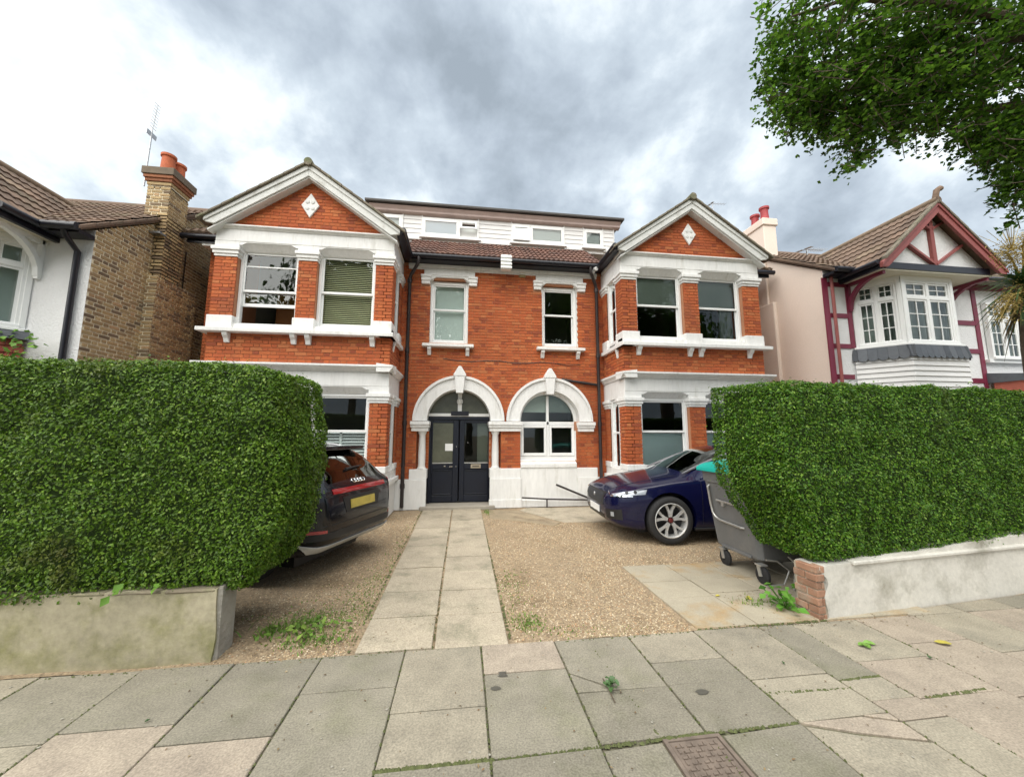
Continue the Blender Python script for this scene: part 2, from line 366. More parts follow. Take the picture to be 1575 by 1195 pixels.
# ------------------------------------------------------------------ paving slabs
grey_s = mat('grey_paving_slab', (.225, .206, .16), .9, tint=.08, var=.17, vscale=4.2, var2=.30, vscale2=90, bump=.35, bscale=140, bdist=.004, stain=(1.6, (.175, .17, .11), .5, .75))
pink_s = mat('pink_paving_slab', (.335, .283, .222), .9, tint=.07, var=.17, vscale=4.5, var2=.28, vscale2=85, bump=.35, bscale=140, bdist=.004, stain=(1.8, (.245, .205, .165), .52, .78))
buff_s = mat('buff_paving_slab', (.30, .268, .205), .9, tint=.08, var=.17, vscale=4.5, var2=.28, vscale2=85, bump=.35, bscale=140, bdist=.004, stain=(1.8, (.20, .185, .145), .5, .75))
path_s = mat('pale_path_slab', (.375, .325, .245), .9, tint=.09, var=.13, vscale=3.2, var2=.28, vscale2=80, bump=.4, bscale=120, bdist=.004, stain=(2.6, (.22, .205, .145), .5, .72))
rust_s = mat('rust_stained_concrete', (.365, .325, .245), .9, tint=.06, var=.12, vscale=2.6, var2=.14, vscale2=100, bump=.35, bscale=120, bdist=.004, stain=(1.5, (.36, .235, .10), .53, .70))
SL = {'g': grey_s, 'p': pink_s, 'b': buff_s}
def slab(parent, quad, m, z=.0, t=.05, name='slab', gap=.005, tilt=.0025):
    """a paving slab: its own rounded-edge mesh from four or more plan corners"""
    c = sum((Vector(p) for p in quad), Vector((0, 0)))/len(quad); q = []
    for p in quad:
        d = c-Vector(p); q.append(tuple(Vector(p)+d.normalized()*gap*1.4+Vector((random.uniform(-.003,.003), random.uniform(-.003,.003)))))
    B = MB(); B.prismz(q, z-t, z); tx, ty = random.uniform(-tilt, tilt), random.uniform(-tilt, tilt); dz = random.uniform(-.003, .003)
    B.v = [(x, y, zz_+(x-c.x)*tx+(y-c.y)*ty+dz) for x, y, zz_ in B.v]
    return B.build(name, m, parent, bevel=.005)
pave = thing('pavement', (0, -7.4, 0), None, None, kind='structure')
tag(MB().box(-40, 40, -8.8, -5.87, -.12, -.016).build('pavement_bed', pave_bed, pave))
XS = [-4.0, -3.345, -2.715, -2.09, -1.455, -.85, -.232, .42, 1.035, 1.66, 2.005, 2.68]
COLS = [  # per column: cuts away from the garden wall and the stone colour of each piece
 ([-5.87, -6.54, -7.2], 'gbg'), ([-5.87, -6.48, -7.1], 'gpb'), ([-5.87, -6.65, -7.3], 'gpb'), ([-5.87, -6.30, -7.2], 'ggg'),
 ([-5.87, -6.565, -6.97, -7.6], 'bbg'), ([-5.87, -6.25, -6.975, -7.6], 'pgg'), ([-5.87, -6.525, -6.95, -7.6], 'ggg'),
 ([-5.87, -6.27, -6.53, -6.955, -7.6], 'bggg'), ([-5.87, -6.55, -6.71, -6.945, -7.5], 'bbbp'), ([-5.87, -6.635, -6.845, -7.02, -7.6], 'gbpb'),
 ([-5.87, -6.455, -6.86, -7.4], 'bpp')]
for (ys, cs), xa, xb in zip(COLS, XS, XS[1:]):
    ys = list(ys)+[-8.3] if ys[-1] > -8.2 else ys
    for i in range(len(ys)-1):
        c_ = cs[i] if i < len(cs) else random.choice('gb')
        if xa == -.232 and i == 0:      # broken corner
            slab(pave, [(xa, -5.87), (xb, -5.87), (xb, -6.535), (.03, -6.525), (-.02, -6.46), (xa, -6.30)], SL[c_]); slab(pave, [(xa, -6.315), (-.03, -6.47), (.015, -6.525), (xa, -6.52)], SL['g'])
        elif xa == .42 and i == 3:
            slab(pave, [(.50, -6.975), (xb, ys[i]), (xb, ys[i+1]), (.50, -7.6)], SL[c_])
        elif xa == -.232 and i == 2: slab(pave, [(xa, -6.985), (.13, -6.975), (.13, -7.6), (xa, -7.6)], SL[c_])
        elif xa == 1.035 and i == 3:
            slab(pave, [(xa, ys[i]), (1.45, ys[i]), (xb, -7.03), (xb, -7.16), (1.3, -7.06)], SL['p']); slab(pave, [(xa, -6.975), (1.3, -7.075), (xb, -7.18), (xb, ys[i+1]), (xa, ys[i+1])], SL['b']); slab(pave, [(1.47, ys[i]), (xb, ys[i]), (xb, -7.015)], SL['p'])
        else: slab(pave, [(xa, ys[i]), (xb, ys[i]), (xb, ys[i+1]), (xa, ys[i+1])], SL[c_])
x = 2.68
while x < 9.5:
    for xa, xb in ((x, x+.63),):
        k = int(x*10); ya_, yb_ = -5.835+(xa-2.44)*.0915-.02, -5.835+(xb-2.44)*.0915-.02; slab(pave, [(xa, ya_), (xb, yb_), (xb, -5.87), (xa, -5.87)], SL[random.choice('bbgp')]) if xa > 3.2 else None; y = -5.87
        for d_ in ((.62, .63, .6, .6) if k % 2 else (.42, .64, .63, .6)):
            slab(pave, [(xa, y), (xb, y), (xb, y-d_), (xa, y-d_)], SL[random.choice('bbpp')]); y -= d_
    x += .63
x = -4.0
while x > -7.5:
    y = -5.87
    for d_ in (.6, .66, .6, .6): slab(pave, [(x-.65, y), (x, y), (x, y-d_), (x-.65, y-d_)], SL[random.choice('ggb')]); y -= d_
    x -= .65
cover_m = mat('rusty_cast_iron', (.19, .15, .12), .8, metal=.15, var=.3, vscale=12, bump=.4, bscale=90)
mh = thing('drain_cover', (.31, -7.1, 0), 'small rusty iron utility cover with raised studs set among grey slabs', 'drain cover')
MB().box(.16, .46, -7.30, -6.985, -.03, -.004).build('plate', cover_m, mh, bevel=.004)
B = MB()
for i in range(8):
    for j in range(8):
        xa, ya = .18+.034*i, -7.285+.036*j
        B.box(xa, xa+(.026 if (i+j) % 2 else .012), ya, ya+(.012 if (i+j) % 2 else .026), -.005, .003)
tag(B.build('stud', cover_m, mh), kind='stuff')
B = MB(); B.box(.135, .157, -7.32, -6.965, -.03, .001); B.box(.463, .485, -7.32, -6.965, -.03, .001); B.box(.157, .463, -6.985, -6.965, -.03, .001); B.box(.157, .463, -7.32, -7.303, -.03, .001)
B.build('frame', cover_m, mh)
pth = thing('path', (-1.23, -3, 0), None, None, kind='structure')
MB().box(-1.93, -.59, -5.86, -.12, -.10, -.02).build('path_bed', pave_bed, pth)
y = -5.865; yr = -5.885; k = 0
for d_ in (.57, .585, .59, .57, .555, .58, .58, .58, .58, .58):
    if k != 3:
        slab(pth, [(-1.86-.005*k, y), (-1.24, y), (-1.245, y+d_), (-1.865-.005*k, y+d_)], path_s, .007, gap=.009)
    else:
        slab(pth, [(-1.88, y), (-1.24, y), (-1.24, y+.14), (-1.50, y+.17), (-1.68, y+.13), (-1.88, y+.16)], path_s, .007, gap=.009)
        slab(pth, [(-1.88, y+.17), (-1.68, y+.14), (-1.50, y+.18), (-1.24, y+.15), (-1.24, y+d_), (-1.88, y+d_)], path_s, .007, gap=.009)
    slab(pth, [(-1.235, yr), (-.615+.004*k, yr), (-.61+.004*k, yr+d_), (-1.24, yr+d_)], path_s, .007, gap=.009)
    y += d_; yr += d_; k += 1
std = thing('bin_stand', (1.7, -5, 0), None, None, kind='structure')
MB().box(1.08, 3.8, -5.86, -4.1, -.09, -.02).build('stand_bed', pave_bed, std)
for xa, xb, o_ in ((1.09, 1.70, 0), (1.70, 2.32, .02), (2.32, 2.95, 0), (2.95, 3.6, 0)):
    ys = [-5.845, -5.22+o_*3, -4.78, -4.23]
    for ya, yb in zip(ys, ys[1:]): slab(std, [(xa+(.10 if xa < 1.1 and ya < -5.5 else 0)*0, ya), (xb, ya), (xb, yb), (xa, yb)], rust_s, .006, gap=.007)
cp = thing('concrete_apron', (1.0, -1.1, 0), None, None, kind='structure')
slab(cp, [(-.45, -1.15), (.10, -1.45), (.74, -1.95), (.93, -1.72), (.27, -.42), (-.4, -.25)], mat('worn_earth_concrete', (.31, .25, .165), .95, var=.3, vscale=2.2, var2=.2, vscale2=50, bump=.4, bscale=60, stain=(1.8, (.20, .15, .095), .48, .66)), .004, tilt=.001)
slab(cp, [(.29, -.42), (1.0, -1.7), (2.35, -1.75), (2.4, -.28), (.5, -.15)], path_s, .006, tilt=.001)
# ------------------------------------------------------------------ road behind the viewer
rd = MB().box(-60, 60, -17.5, -8.95, -.2, -.115).build('road', asph); tag(rd, kind='structure')
kb = MB().box(-60, 60, -8.95, -8.8, -.2, .0).build('kerb', mat('granite_kerb', (.3, .29, .27), .85, var=.15, vscale=5), bevel=.02); tag(kb, kind='structure')
k2 = MB().box(-60, 60, -20, -17.5, -.2, .0).build('far_pavement', grey_s); tag(k2, kind='structure')

gum = mat('pale_gum_spot', (.33, .31, .26), .9); B = MB()
for i in range(150):
    x, y = random.uniform(-4.5, 4.5), random.uniform(-7.6, -5.95); r_ = random.uniform(.003, .009)
    if .1 < x < .5 and y < -6.9: continue
    r_ *= 1; k = len(B.v)
    B.v += [(x+r_*math.cos(j*.898)*random.uniform(.7, 1.2), y+r_*math.sin(j*.898), .0045) for j in range(7)]+[(x, y, .006)]; B.f += [(k+j, k+(j+1) % 7, k+7) for j in range(7)]
tag(B.build('gum_spots', gum, pave, fixn=False), kind='stuff')
B = MB()
for cx0, cy0, n_, sp_ in ((-.73, -6.30, 3, .04), (-.79, -6.42, 1, .02), (.62, -6.62, 2, .02)):
    for i in range(n_):
        x, y = cx0+random.gauss(0, sp_), cy0+random.gauss(0, sp_*.7); r_ = random.uniform(.03, .055); k = len(B.v)
        B.v += [(x+r_*math.cos(j*.628)*random.uniform(.6, 1.3), y+r_*.6*math.sin(j*.628)*random.uniform(.7, 1.2), .0045+.0004*i) for j in range(10)]+[(x, y, .0047+.0004*i)]; B.f += [(k+j, k+(j+1) % 10, k+10) for j in range(10)]
tag(B.build('damp_stain', mat('damp_stain', (.085, .08, .065), .6), pave, fixn=False), kind='stuff')
# ------------------------------------------------------------------ the red brick house
house = thing('brick_house', (0, 0, 0), 'red brick house with two white-trimmed gabled bays and a pair of white arches', 'house')
WH, MO = white_m, mortar_m
def sash(parent, x0, x1, z0, z1, y, sx=1, rail=None, name='window', fr=.065, topbar=None, raised=None, behind=None, split=None, gl=None, label=None):
    """a timber sash window: the frame is the part; rails, panes, blinds and slats are its sub-parts"""
    T = lambda x, yy, z: (sx*x, yy, z); gl = gl or glass_m
    B = MB(T); B.box(x0, x0+fr, y, y+.10, z0, z1).box(x1-fr, x1, y, y+.10, z0, z1).box(x0+fr, x1-fr, y, y+.10, z1-fr*1.1, z1).box(x0+fr, x1-fr, y, y+.10, z0, z0+.055)
    wn = B.build(name, wood_m, parent, bevel=.006)
    if label: wn['label'] = label
    a, b, c, d = x0+fr, x1-fr, z0+.055, z1-fr*1.1; s = .035
    rl = rail or (c+d)/2
    lo_top, lo_bot = rl, c
    if raised: lo_bot = raised; lo_top = rl+.03
    B = MB(T)
    B.box(a, b, y+.025, y+.065, rl, rl+.05)
    B.box(a, a+s, y+.025, y+.06, rl+.05, d).box(b-s, b, y+.025, y+.06, rl+.05, d).box(a+s, b-s, y+.025, y+.06, d-s, d)
    B.box(a, a+s, y+.068, y+.098, lo_bot, rl).box(b-s, b, y+.068, y+.098, lo_bot, rl).box(a+s, b-s, y+.068, y+.098, lo_bot, lo_bot+.07)
    if topbar: B.box(a+s, b-s, y+.03, y+.055, topbar, topbar+.03)
    if split: B.box((a+b)/2-.02, (a+b)/2+.02, y+.066, y+.099, lo_bot+.07, rl)
    B.build('sash_rail', wood_m, wn, bevel=.005)
    MB(T).add([(a+.02, y+.045, rl+.02), (b-.02, y+.045, rl+.02), (b-.02, y+.045, d-.01), (a+.02, y+.045, d-.01)], [(0,1,2,3)]).build('pane', gl, wn)
    MB(T).add([(a+.02, y+.083, lo_bot+.03), (b-.02, y+.083, lo_bot+.03), (b-.02, y+.083, rl+.02), (a+.02, y+.083, rl+.02)], [(0,1,2,3)]).build('pane', gl, wn)
    for kind, za, zb, m_ in (behind or ()):
        if kind == 'blind': MB(T).box(a-.02, b+.02, y+.135, y+.145, za, zb).build('blind', m_, wn)
        elif kind == 'slats':
            z = za
            while z < zb:
                MB(T).add([(a-.01, y+.125, z), (b+.01, y+.125, z), (b+.01, y+.16, z+.030), (a-.01, y+.16, z+.030)], [(0,1,2,3)]).build('slat', m_, wn, fixn=False); z += .042
        elif kind == 'shutter':
            z = za
            for xa, xb in ((a, (a+b)/2-.02), ((a+b)/2+.02, b)):
                z = za
                while z < zb:
                    MB(T).add([(xa, y+.12, z), (xb, y+.12, z), (xb, y+.165, z+.045), (xa, y+.165, z+.045)], [(0,1,2,3)]).build('slat', m_, wn, fixn=False); z += .062
            MB(T).box((a+b)/2-.022, (a+b)/2+.022, y+.115, y+.17, za, zb).build('shutter_stile', m_, wn)
        elif kind == 'curtain':
            n = 24; vs = []; fs = []
            for i in range(n+1):
                xx = za+(zb-za)*i/n
                vs += [(xx, y+.20+.022*math.sin(i*1.9), c), (xx, y+.20+.022*math.sin(i*1.9), d)]
            for i in range(n): fs.append((2*i, 2*i+2, 2*i+3, 2*i+1))
            MB(T).add(vs, fs).build('curtain', m_, wn, smooth=True, fixn=False)
    return wn
# --- main wall between the bays
mw = MB()
mw.box(-2.58, -2.12, .006, .30, .0, 2.06).box(-.10, .38, .006, .30, .0, 2.06).box(1.80, 2.58, .006, .30, .0, 2.06).box(.38, 1.80, .03, .30, .0, 1.08)
pl = [(-2.58, 2.06)]+arc(-1.11, 2.06, 1.0, 180, 0, 24)+arc(1.11, 2.06, 1.0, 180, 0, 24)+[(2.58, 2.06), (2.58, 3.3), (-2.58, 3.3)]
mw.prism(pl, .006, .30)
mw.box(-2.58, 2.58, .006, .30, 3.3, 3.98)
for a, b in ((-2.58, -1.90), (-.94, .94), (1.90, 2.58)): mw.box(a, b, .006, .30, 3.98, 5.62)
mw.box(-2.58, 2.58, .006, .30, 5.62, 6.02)
mainwall = mw.build('front_wall', MO, house)
holes = [(-2.12, -.10, .5, 1.83), (-2.27, -2.12, .5, .92), (-2.27, 2.27, 1.81, 2.06), (.38, 1.80, .5, 1.83), (-.37, .38, .5, .92), (1.8, 2.33, .5, .92)]
for s_ in (-1, 1):
    q = lambda a, b: (min(s_*a, s_*b), max(s_*a, s_*b))
    holes += [(*q(.95, 1.89), 3.85, 5.6), (*q(.72, 2.134), 5.46, 5.72), (*q(.79, 2.06), 5.72, 6.1), (*q(.80, 2.05), 3.85, 3.94)]
def arches(seg, za, zb):
    a, b = seg; zc = (za+zb)/2; res = [seg]
    if zc > 2.06:
        for c in (-1.14, 1.14):
            h = zc-2.06
            if h < 1.087:
                k = math.sqrt(1.087**2-h*h)-.015; new = []
                for p, q_ in res:
                    if p < c-k: new.append((p, min(q_, c-k)))
                    if q_ > c+k: new.append((max(p, c+k), q_))
                res = new
    return res
bricks_on('h', mainwall, bond(-2.58, 2.58, .69, 5.94, holes, arches), FRONT(0), (0, -1))
for s_ in (-1, 1):   # strips of wall outside the bays
    wl = MB().box(*sorted((s_*6.10, s_*6.98)), .006, .3, 0, 6.2).build('front_wall', MO, house)
    bricks_on('h', wl, bond(*sorted((s_*6.12, s_*6.98)), .6, 6.15), FRONT(0), (0, -1))
    MB().box(*sorted((s_*6.7, s_*6.98)), .3, 8, 0, 6.2).build('side_wall', MO, house)
# white plinth
B = MB(); B.box(-2.58, -1.86, -.075, .02, 0, .69).box(-2.265, -1.86, -.045, .25, .69, .92)
B.build('plinth', WH, house, bevel=.015, seg=2); B = MB(); B.box(-.37, .385, -.075, .02, .20, .69).box(-.37, .385, -.045, .25, .69, .92).box(-.385, .40, -.095, .02, 0, .20)
B.box(1.79, 2.345, -.075, .02, .0, .69).box(1.79, 2.33, -.045, .25, .69, .92).box(2.345, 2.58, -.03, .02, 0, .69)
B.box(.385, 1.79, -.035, .06, 0, .93).box(.40, 1.79, -.06, -.03, 0, .17)
B.build('plinth', WH, house, bevel=.015, seg=2)
# arches, imposts, keystones, columns
for s_, lab in ((-1, None), (1, None)):
    T = lambda x, y, z, s_=s_: (s_*x, y, z); c = 1.125
    B = MB(T)
    ring = arc(c, 2.06, 1.075, 0, 180, 40)+arc(c, 2.06, .765, 180, 0, 40); B.prism(ring, -.055, .34)
    B.prism(arc(c, 2.06, 1.10, 0, 180, 40)+arc(c, 2.06, 1.04, 180, 0, 40), -.10, .01)
    B.build('arch', WH, house, smooth=True)
    B = MB(T); B.prism([(c-.085, 2.73), (c+.085, 2.73), (c+.125, 3.14), (c-.125, 3.14)], -.15, .02)
    B.build('keystone', WH, house, bevel=.012, seg=2)
    B = MB(T); B.prism([(c-.15, 3.14), (c+.15, 3.14), (c+.15, 3.19), (c+.03, 3.385), (c-.03, 3.385), (c-.15, 3.19)], -.16, .02)
    B.build('finial', WH, house, bevel=.015, seg=2)
def impost(a, b):
    B = MB(); B.box(a+.03, b-.03, -.075, .30, 1.81, 1.90).box(a+.01, b-.01, -.105, .305, 1.90, 1.96).box(a, b, -.13, .31, 1.96, 2.045)
    return B.build('impost', WH, house, bevel=.012, seg=2)
impost(-2.27, -1.82); impost(-.41, .425); impost(1.82, 2.28)
for xx in (-1.99, -.235):
    B = MB(); B.lathe([(.10, .92), (.10, .95), (.085, .97), (.083, 1.0), (.086, 1.3), (.074, 1.72), (.085, 1.74), (.10, 1.78), (.11, 1.815)], (xx, .045, 0), n=20)
    B.build('column', WH, house, smooth=True)
    a, b = (-2.12, -1.85) if xx < -1 else (-.372, -.10)
    jw = MB().box(a, b, .19, .40, .9, 1.83).build('door_jamb_wall', MO, house)
    bricks_on('h', jw, bond(a, b, .92, 1.82), FRONT(.19), (0, -1))
# cornice strip, gutter, fascia of the middle roof
MB().box(-2.44, 2.44, -.07, .04, 5.90, 5.985).box(-2.44, 2.44, -.035, .04, 5.85, 5.90).build('eaves_moulding', WH, house, bevel=.01)
MB().box(-2.45, 2.45, -.30, -.06, 5.985, 6.10).build('fascia', black_m, house, bevel=.005)
def gutter(a, b, r=.062, nm='gutter'):
    return MB().tube([a, b], r, 12).build(nm, black_m, house, smooth=True)
gutter((-2.5, -.36, 6.06), (2.5, -.36, 6.06))
for s_ in (-1, 1):
    x = 2.395*s_
    pts = [(2.16*s_, -.36, 6.03), (2.16*s_, -.36, 5.90), (2.20*s_, -.33, 5.82), (2.36*s_, -.13, 5.66), (x, -.10, 5.55), (x, -.10, 1.0), (x, -.11, .06)]
    B = MB().tube(pts, .042, 10)
    for z in (5.5, 3.75, 2.0, .55): B.tube([(x, -.10, z-.05), (x, -.10, z+.05)], .055, 10)
    B.build('downpipe', pipe_m, house, smooth=True)
MB().tube([(1.44, -.055, 3.13), (1.5, -.06, 3.11), (2.36, -.06, 3.0)], .035, 8).build('waste_pipe', pipe_m, house, smooth=True)
MB().tube([(2.33+.0*i, -.03, .4) if i == 0 else (-1.9+.35*i, -.012, 3.56+.03*math.sin(i*1.7)-.0035*i) for i in range(1, 12)], .009, 5).build('cable', pipe_m, house)
B = MB(); B.box(-.17, .085, -.54, -.44, 5.74, 6.12)
for k in range(4): B.box(-.18, .095, -.57, -.535, 5.76+.09*k, 5.82+.09*k)
B.build('vent_cover', wood_m, house, bevel=.008)
MB().box(.36, .52, -.03, .01, 5.79, 5.96).build('air_brick', mat('buff_terracotta', (.36, .30, .16), .9), house, bevel=.005)
MB().tube([(2.28, -.32, 5.98), (2.30, -.42, 5.96)], .05, 10).box(2.22, 2.30, -.30, -.2, 5.90, 6.0).build('camera_lamp', wood_m, house, smooth=True)
# upper windows of the main wall
for s_ in (-1, 1):
    T = lambda x, y, z, s_=s_: (s_*x, y, z)
    B = MB(T); B.box(.79, 2.06, -.05, .12, 5.70, 5.875)
    B.prism([(.90, 5.70), (.90, 5.58), (.96, 5.58), (1.08, 5.66), (1.76, 5.66), (1.88, 5.58), (1.94, 5.58), (1.94, 5.70)], -.045, .10)
    B.build('lintel', WH, house, bevel=.01)
    for a, b in ((.715, .955), (1.885, 2.135)):
        B = MB(T); B.box(a+.02, b-.02, -.06, .1, 5.47, 5.55).box(a+.01, b-.01, -.08, .1, 5.55, 5.64).box(a, b, -.10, .1, 5.64, 5.70)
        B.build('capital', WH, house, bevel=.01)
    B = MB(T); B.prismx([(-.16, 3.86), (-.16, 3.93), (.14, 3.975), (.14, 3.86)], .80, 2.05); B.build('sill', WH, house, bevel=.01)
    for xx in (.95, 1.88):
        B = MB(T); B.prismx([(-.13, 3.86), (0.0, 3.86), (0.0, 3.66), (-.04, 3.66), (-.09, 3.76), (-.13, 3.80)], xx-.045, xx+.045); B.build('sill_bracket', WH, house, bevel=.008)
    MB(T).box(.93, .95, .01, .28, 3.97, 5.6).box(1.89, 1.91, .01, .28, 3.97, 5.6).build('reveal', WH, house)
sash(house, .95, 1.89, 3.975, 5.60, .10, -1, rail=4.84, fr=.075, behind=[('blind', 4.0, 5.55, net_m)])
sash(house, .95, 1.89, 3.975, 5.60, .10, 1, rail=4.82, fr=.075, behind=[('blind', 3.97, 4.08, blind_m)])
fp = thing('flower_pot', (1.42, .28, 4.03), 'little white flowers on the inside sill of the dark upper window', 'flowers')
B = MB(); B.lathe([(.04, 4.03), (.055, 4.13), (.06, 4.13)], (1.42, .30, 0), n=10); B.build('pot', pot_m, fp)
B = MB()
for i in range(26):
    a = random.uniform(0, 6.3); r_ = random.uniform(0, .32); p = Vector((1.42+r_*math.cos(a), .30+.04*math.sin(a), 4.15+random.uniform(0, .10))); B.lathe([(.004, -.015), (.018, 0), (.004, .015)], p, n=5)
B.build('blossom', mat('white_blossom', (.8, .8, .78), .8), fp)
# arched window on the right of the door
Ty = .15
B = MB(); B.prism(arc(1.11, 2.06, .775, 0, 180, 32)+arc(1.11, 2.06, .69, 180, 0, 32), Ty, Ty+.10)
B.box(.335, .42, Ty, Ty+.1, 1.12, 2.06).box(1.80, 1.885, Ty, Ty+.1, 1.12, 2.06).box(.42, 1.80, Ty, Ty+.10, 1.98, 2.06).box(.42, 1.80, Ty, Ty+.1, 1.12, 1.20).box(1.08, 1.14, Ty, Ty+.1, 1.20, 2.72)
aw = B.build('window', wood_m, house, bevel=.006); aw['label'] = 'arched white window of four panes'
for a, b in ((.42, 1.08), (1.14, 1.80)):
    B = MB(); B.box(a+.005, a+.065, Ty-.02, Ty+.06, 1.205, 1.975).box(b-.065, b-.005, Ty-.02, Ty+.06, 1.205, 1.975).box(a+.065, b-.065, Ty-.02, Ty+.06, 1.905, 1.975).box(a+.065, b-.065, Ty-.02, Ty+.06, 1.205, 1.275)
    B.build('casement', wood_m, aw, bevel=.006)
    MB().add([(a+.05, Ty+.03, 1.26), (b-.05, Ty+.03, 1.26), (b-.05, Ty+.03, 1.92), (a+.05, Ty+.03, 1.92)], [(0,1,2,3)]).build('pane', glass_m, aw)
for sgn in (-1, 1):
    pts = [(1.11+sgn*.03, 2.06)]+[(1.11+sgn*.70*math.cos(R(t)), 2.06+.70*math.sin(R(t))) for t in range(0, 88, 6)]+[(1.11+sgn*.03, 2.76)]
    MB().add([(x, Ty+.05, z) for x, z in pts], [tuple(range(len(pts)))]).build('pane', glass_m, aw)
    pts = [(1.11+sgn*math.sqrt(max(.70**2-.24**2, 0)), 2.30)]+[(1.11+sgn*.70*math.cos(R(t)), 2.06+.70*math.sin(R(t))) for t in range(21, 90, 6)]+[(1.11, 2.76), (1.11, 2.30)]
    MB().add([(x, Ty+.14, z) for x, z in pts], [tuple(range(len(pts)))]).build('blind', blind_m, aw)
MB().prismx([(-.06, .93), (-.06, 1.03), (.15, 1.12), (.3, 1.12), (.3, .93)], .385, 1.795).build('sill', WH, house, bevel=.01)
MB().box(.36, .385, .01, .25, 1.1, 1.83).box(1.795, 1.82, .01, .25, 1.1, 1.83).build('reveal', WH, house)
# front door
Dy = .36
MB().box(-2.0, -.25, -.16, Dy, -.02, .075).build('doorstep', mat('worn_stone_step', (.33, .30, .25), .9, var=.15, vscale=4, bump=.2, bscale=60), house, bevel=.015)
B = MB(); B.box(-1.87, -1.80, Dy-.06, Dy+.06, .075, 2.2).box(-.36, -.29, Dy-.06, Dy+.06, .075, 2.2).box(-1.80, -.36, Dy-.06, Dy+.06, 2.10, 2.18)
dfr = B.build('door_frame', navy_m, house, bevel=.005)
MB().box(-1.88, -.28, Dy-.075, Dy+.04, 2.18, 2.255).build('transom', wood_m, house, bevel=.006)
B = MB(); B.box(-1.115-.05, -1.115+.05, Dy-.05, Dy+.02, 2.255, 2.86); B.lathe([(.055, 2.5), (.075, 2.53), (.075, 2.58), (.055, 2.62)], (-1.115, Dy-.05, 0), n=12); B.build('fanlight_mullion', wood_m, house, smooth=True)
pts = [(-1.11+.77*math.cos(R(t)), 2.06+.77*math.sin(R(t))) for t in range(14, 167, 6)]
MB().add([(x, Dy+.0, z) for x, z in pts], [tuple(range(len(pts)))]).build('fanlight', obscure_m, house)  # the hall and its reflection are put into this opaque olive colour
MB().box(-1.33, -.89, Dy-.10, Dy-.078, 2.20, 2.31).build('name_plate', black_m, house, bevel=.004)
for (a, b), nm in (((-1.80, -1.13), 'l'), ((-1.105, -.36), 'r')):
    B = MB(); st = .085
    B.box(a, a+(st if nm == 'l' else .12), Dy-.02, Dy+.025, .09, 2.10).box(b-(.14 if nm == 'l' else st*.4), b, Dy-.02, Dy+.025, .09, 2.10)
    a2, b2 = a+(st*.4 if nm == 'l' else .12), b-(.14 if nm == 'l' else st*.4)
    B.v = []; B.f = []
    B.box(a, a2, Dy-.02, Dy+.025, .09, 2.10).box(b2, b, Dy-.02, Dy+.025, .09, 2.10).box(a2, b2, Dy-.02, Dy+.025, .09, .25).box(a2, b2, Dy-.02, Dy+.025, .88, 1.03).box(a2, b2, Dy-.02, Dy+.025, 2.02, 2.10)
    B.box(a2, b2, Dy-.0, Dy+.02, .25, .88)
    B.box(a2+.03, b2-.03, Dy-.022, Dy+.0, .27, .29).box(a2+.03, b2-.03, Dy-.022, Dy+.0, .84, .86)
    dr = B.build('door', navy_m, house, bevel=.006)
    MB().add([(a2, Dy, 1.03), (b2, Dy, 1.03), (b2, Dy, 2.02), (a2, Dy, 2.02)], [(0,1,2,3)]).build('pane', obscure_m if nm == 'l' else glassd_m, dr)
    MB().box(a2, b2, Dy-.03, Dy-.02, 1.02, 1.045).build('glazing_bead', steel_m, dr)
    if nm == 'l':
        MB().box(-1.46, -1.235, Dy-.012, Dy-.006, 1.33, 1.505).build('notice', paper_m, dr)
        for zz_ in (.945, 1.43): MB().lathe([(.006, .03), (.022, .02), (.022, -.0), (.01, -.02)][::-1], (-1.18, Dy-.03, zz_), 'y', 10).build('lock', chrome_m, dr, smooth=True)
        MB().tube([(-1.27, Dy-.04, .95), (-1.35, Dy-.05, .945)], .012, 6).build('handle', chrome_m, dr)
        MB().tube([(-1.44, Dy-.04, .955), (-1.48, Dy-.04, .955)], .012, 6).build('keyhole_cover', chrome_m, dr)
    else:
        B = MB(); B.box(-.82, -.57, Dy-.035, Dy-.02, .90, 1.0); lt = B.build('letter_box', brass_m, dr, bevel=.004)
        MB().box(-.78, -.61, Dy-.042, Dy-.035, .935, .968).build('letter_flap', mat('dark_brass', (.16, .14, .11), .4, metal=.5), dr)
        MB().lathe([(.004, .03), (.012, .02), (.012, 0)][::-1], (-.90, Dy-.03, 1.53), 'y', 8).build('spyhole', chrome_m, dr)
# pale wall of the hallway behind the right-hand pane
MB().box(-.66, -.3, Dy+.10, Dy+.12, .1, 2.1).build('hall_wall', mat('pale_hall_wall', (.6, .62, .58), .9), house)
# --- rooms behind the windows
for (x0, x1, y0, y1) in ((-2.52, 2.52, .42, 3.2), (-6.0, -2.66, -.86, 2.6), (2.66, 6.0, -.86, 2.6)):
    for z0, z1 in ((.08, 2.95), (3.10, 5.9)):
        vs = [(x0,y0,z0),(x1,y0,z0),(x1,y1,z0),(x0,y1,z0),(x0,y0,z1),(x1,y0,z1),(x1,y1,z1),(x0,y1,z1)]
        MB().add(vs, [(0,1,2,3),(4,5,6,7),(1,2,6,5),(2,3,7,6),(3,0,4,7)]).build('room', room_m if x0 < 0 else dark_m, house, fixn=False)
MB().box(-5.6, -4.5, .3, .34, 3.1, 5.2).build('wardrobe', wood2_m, house)
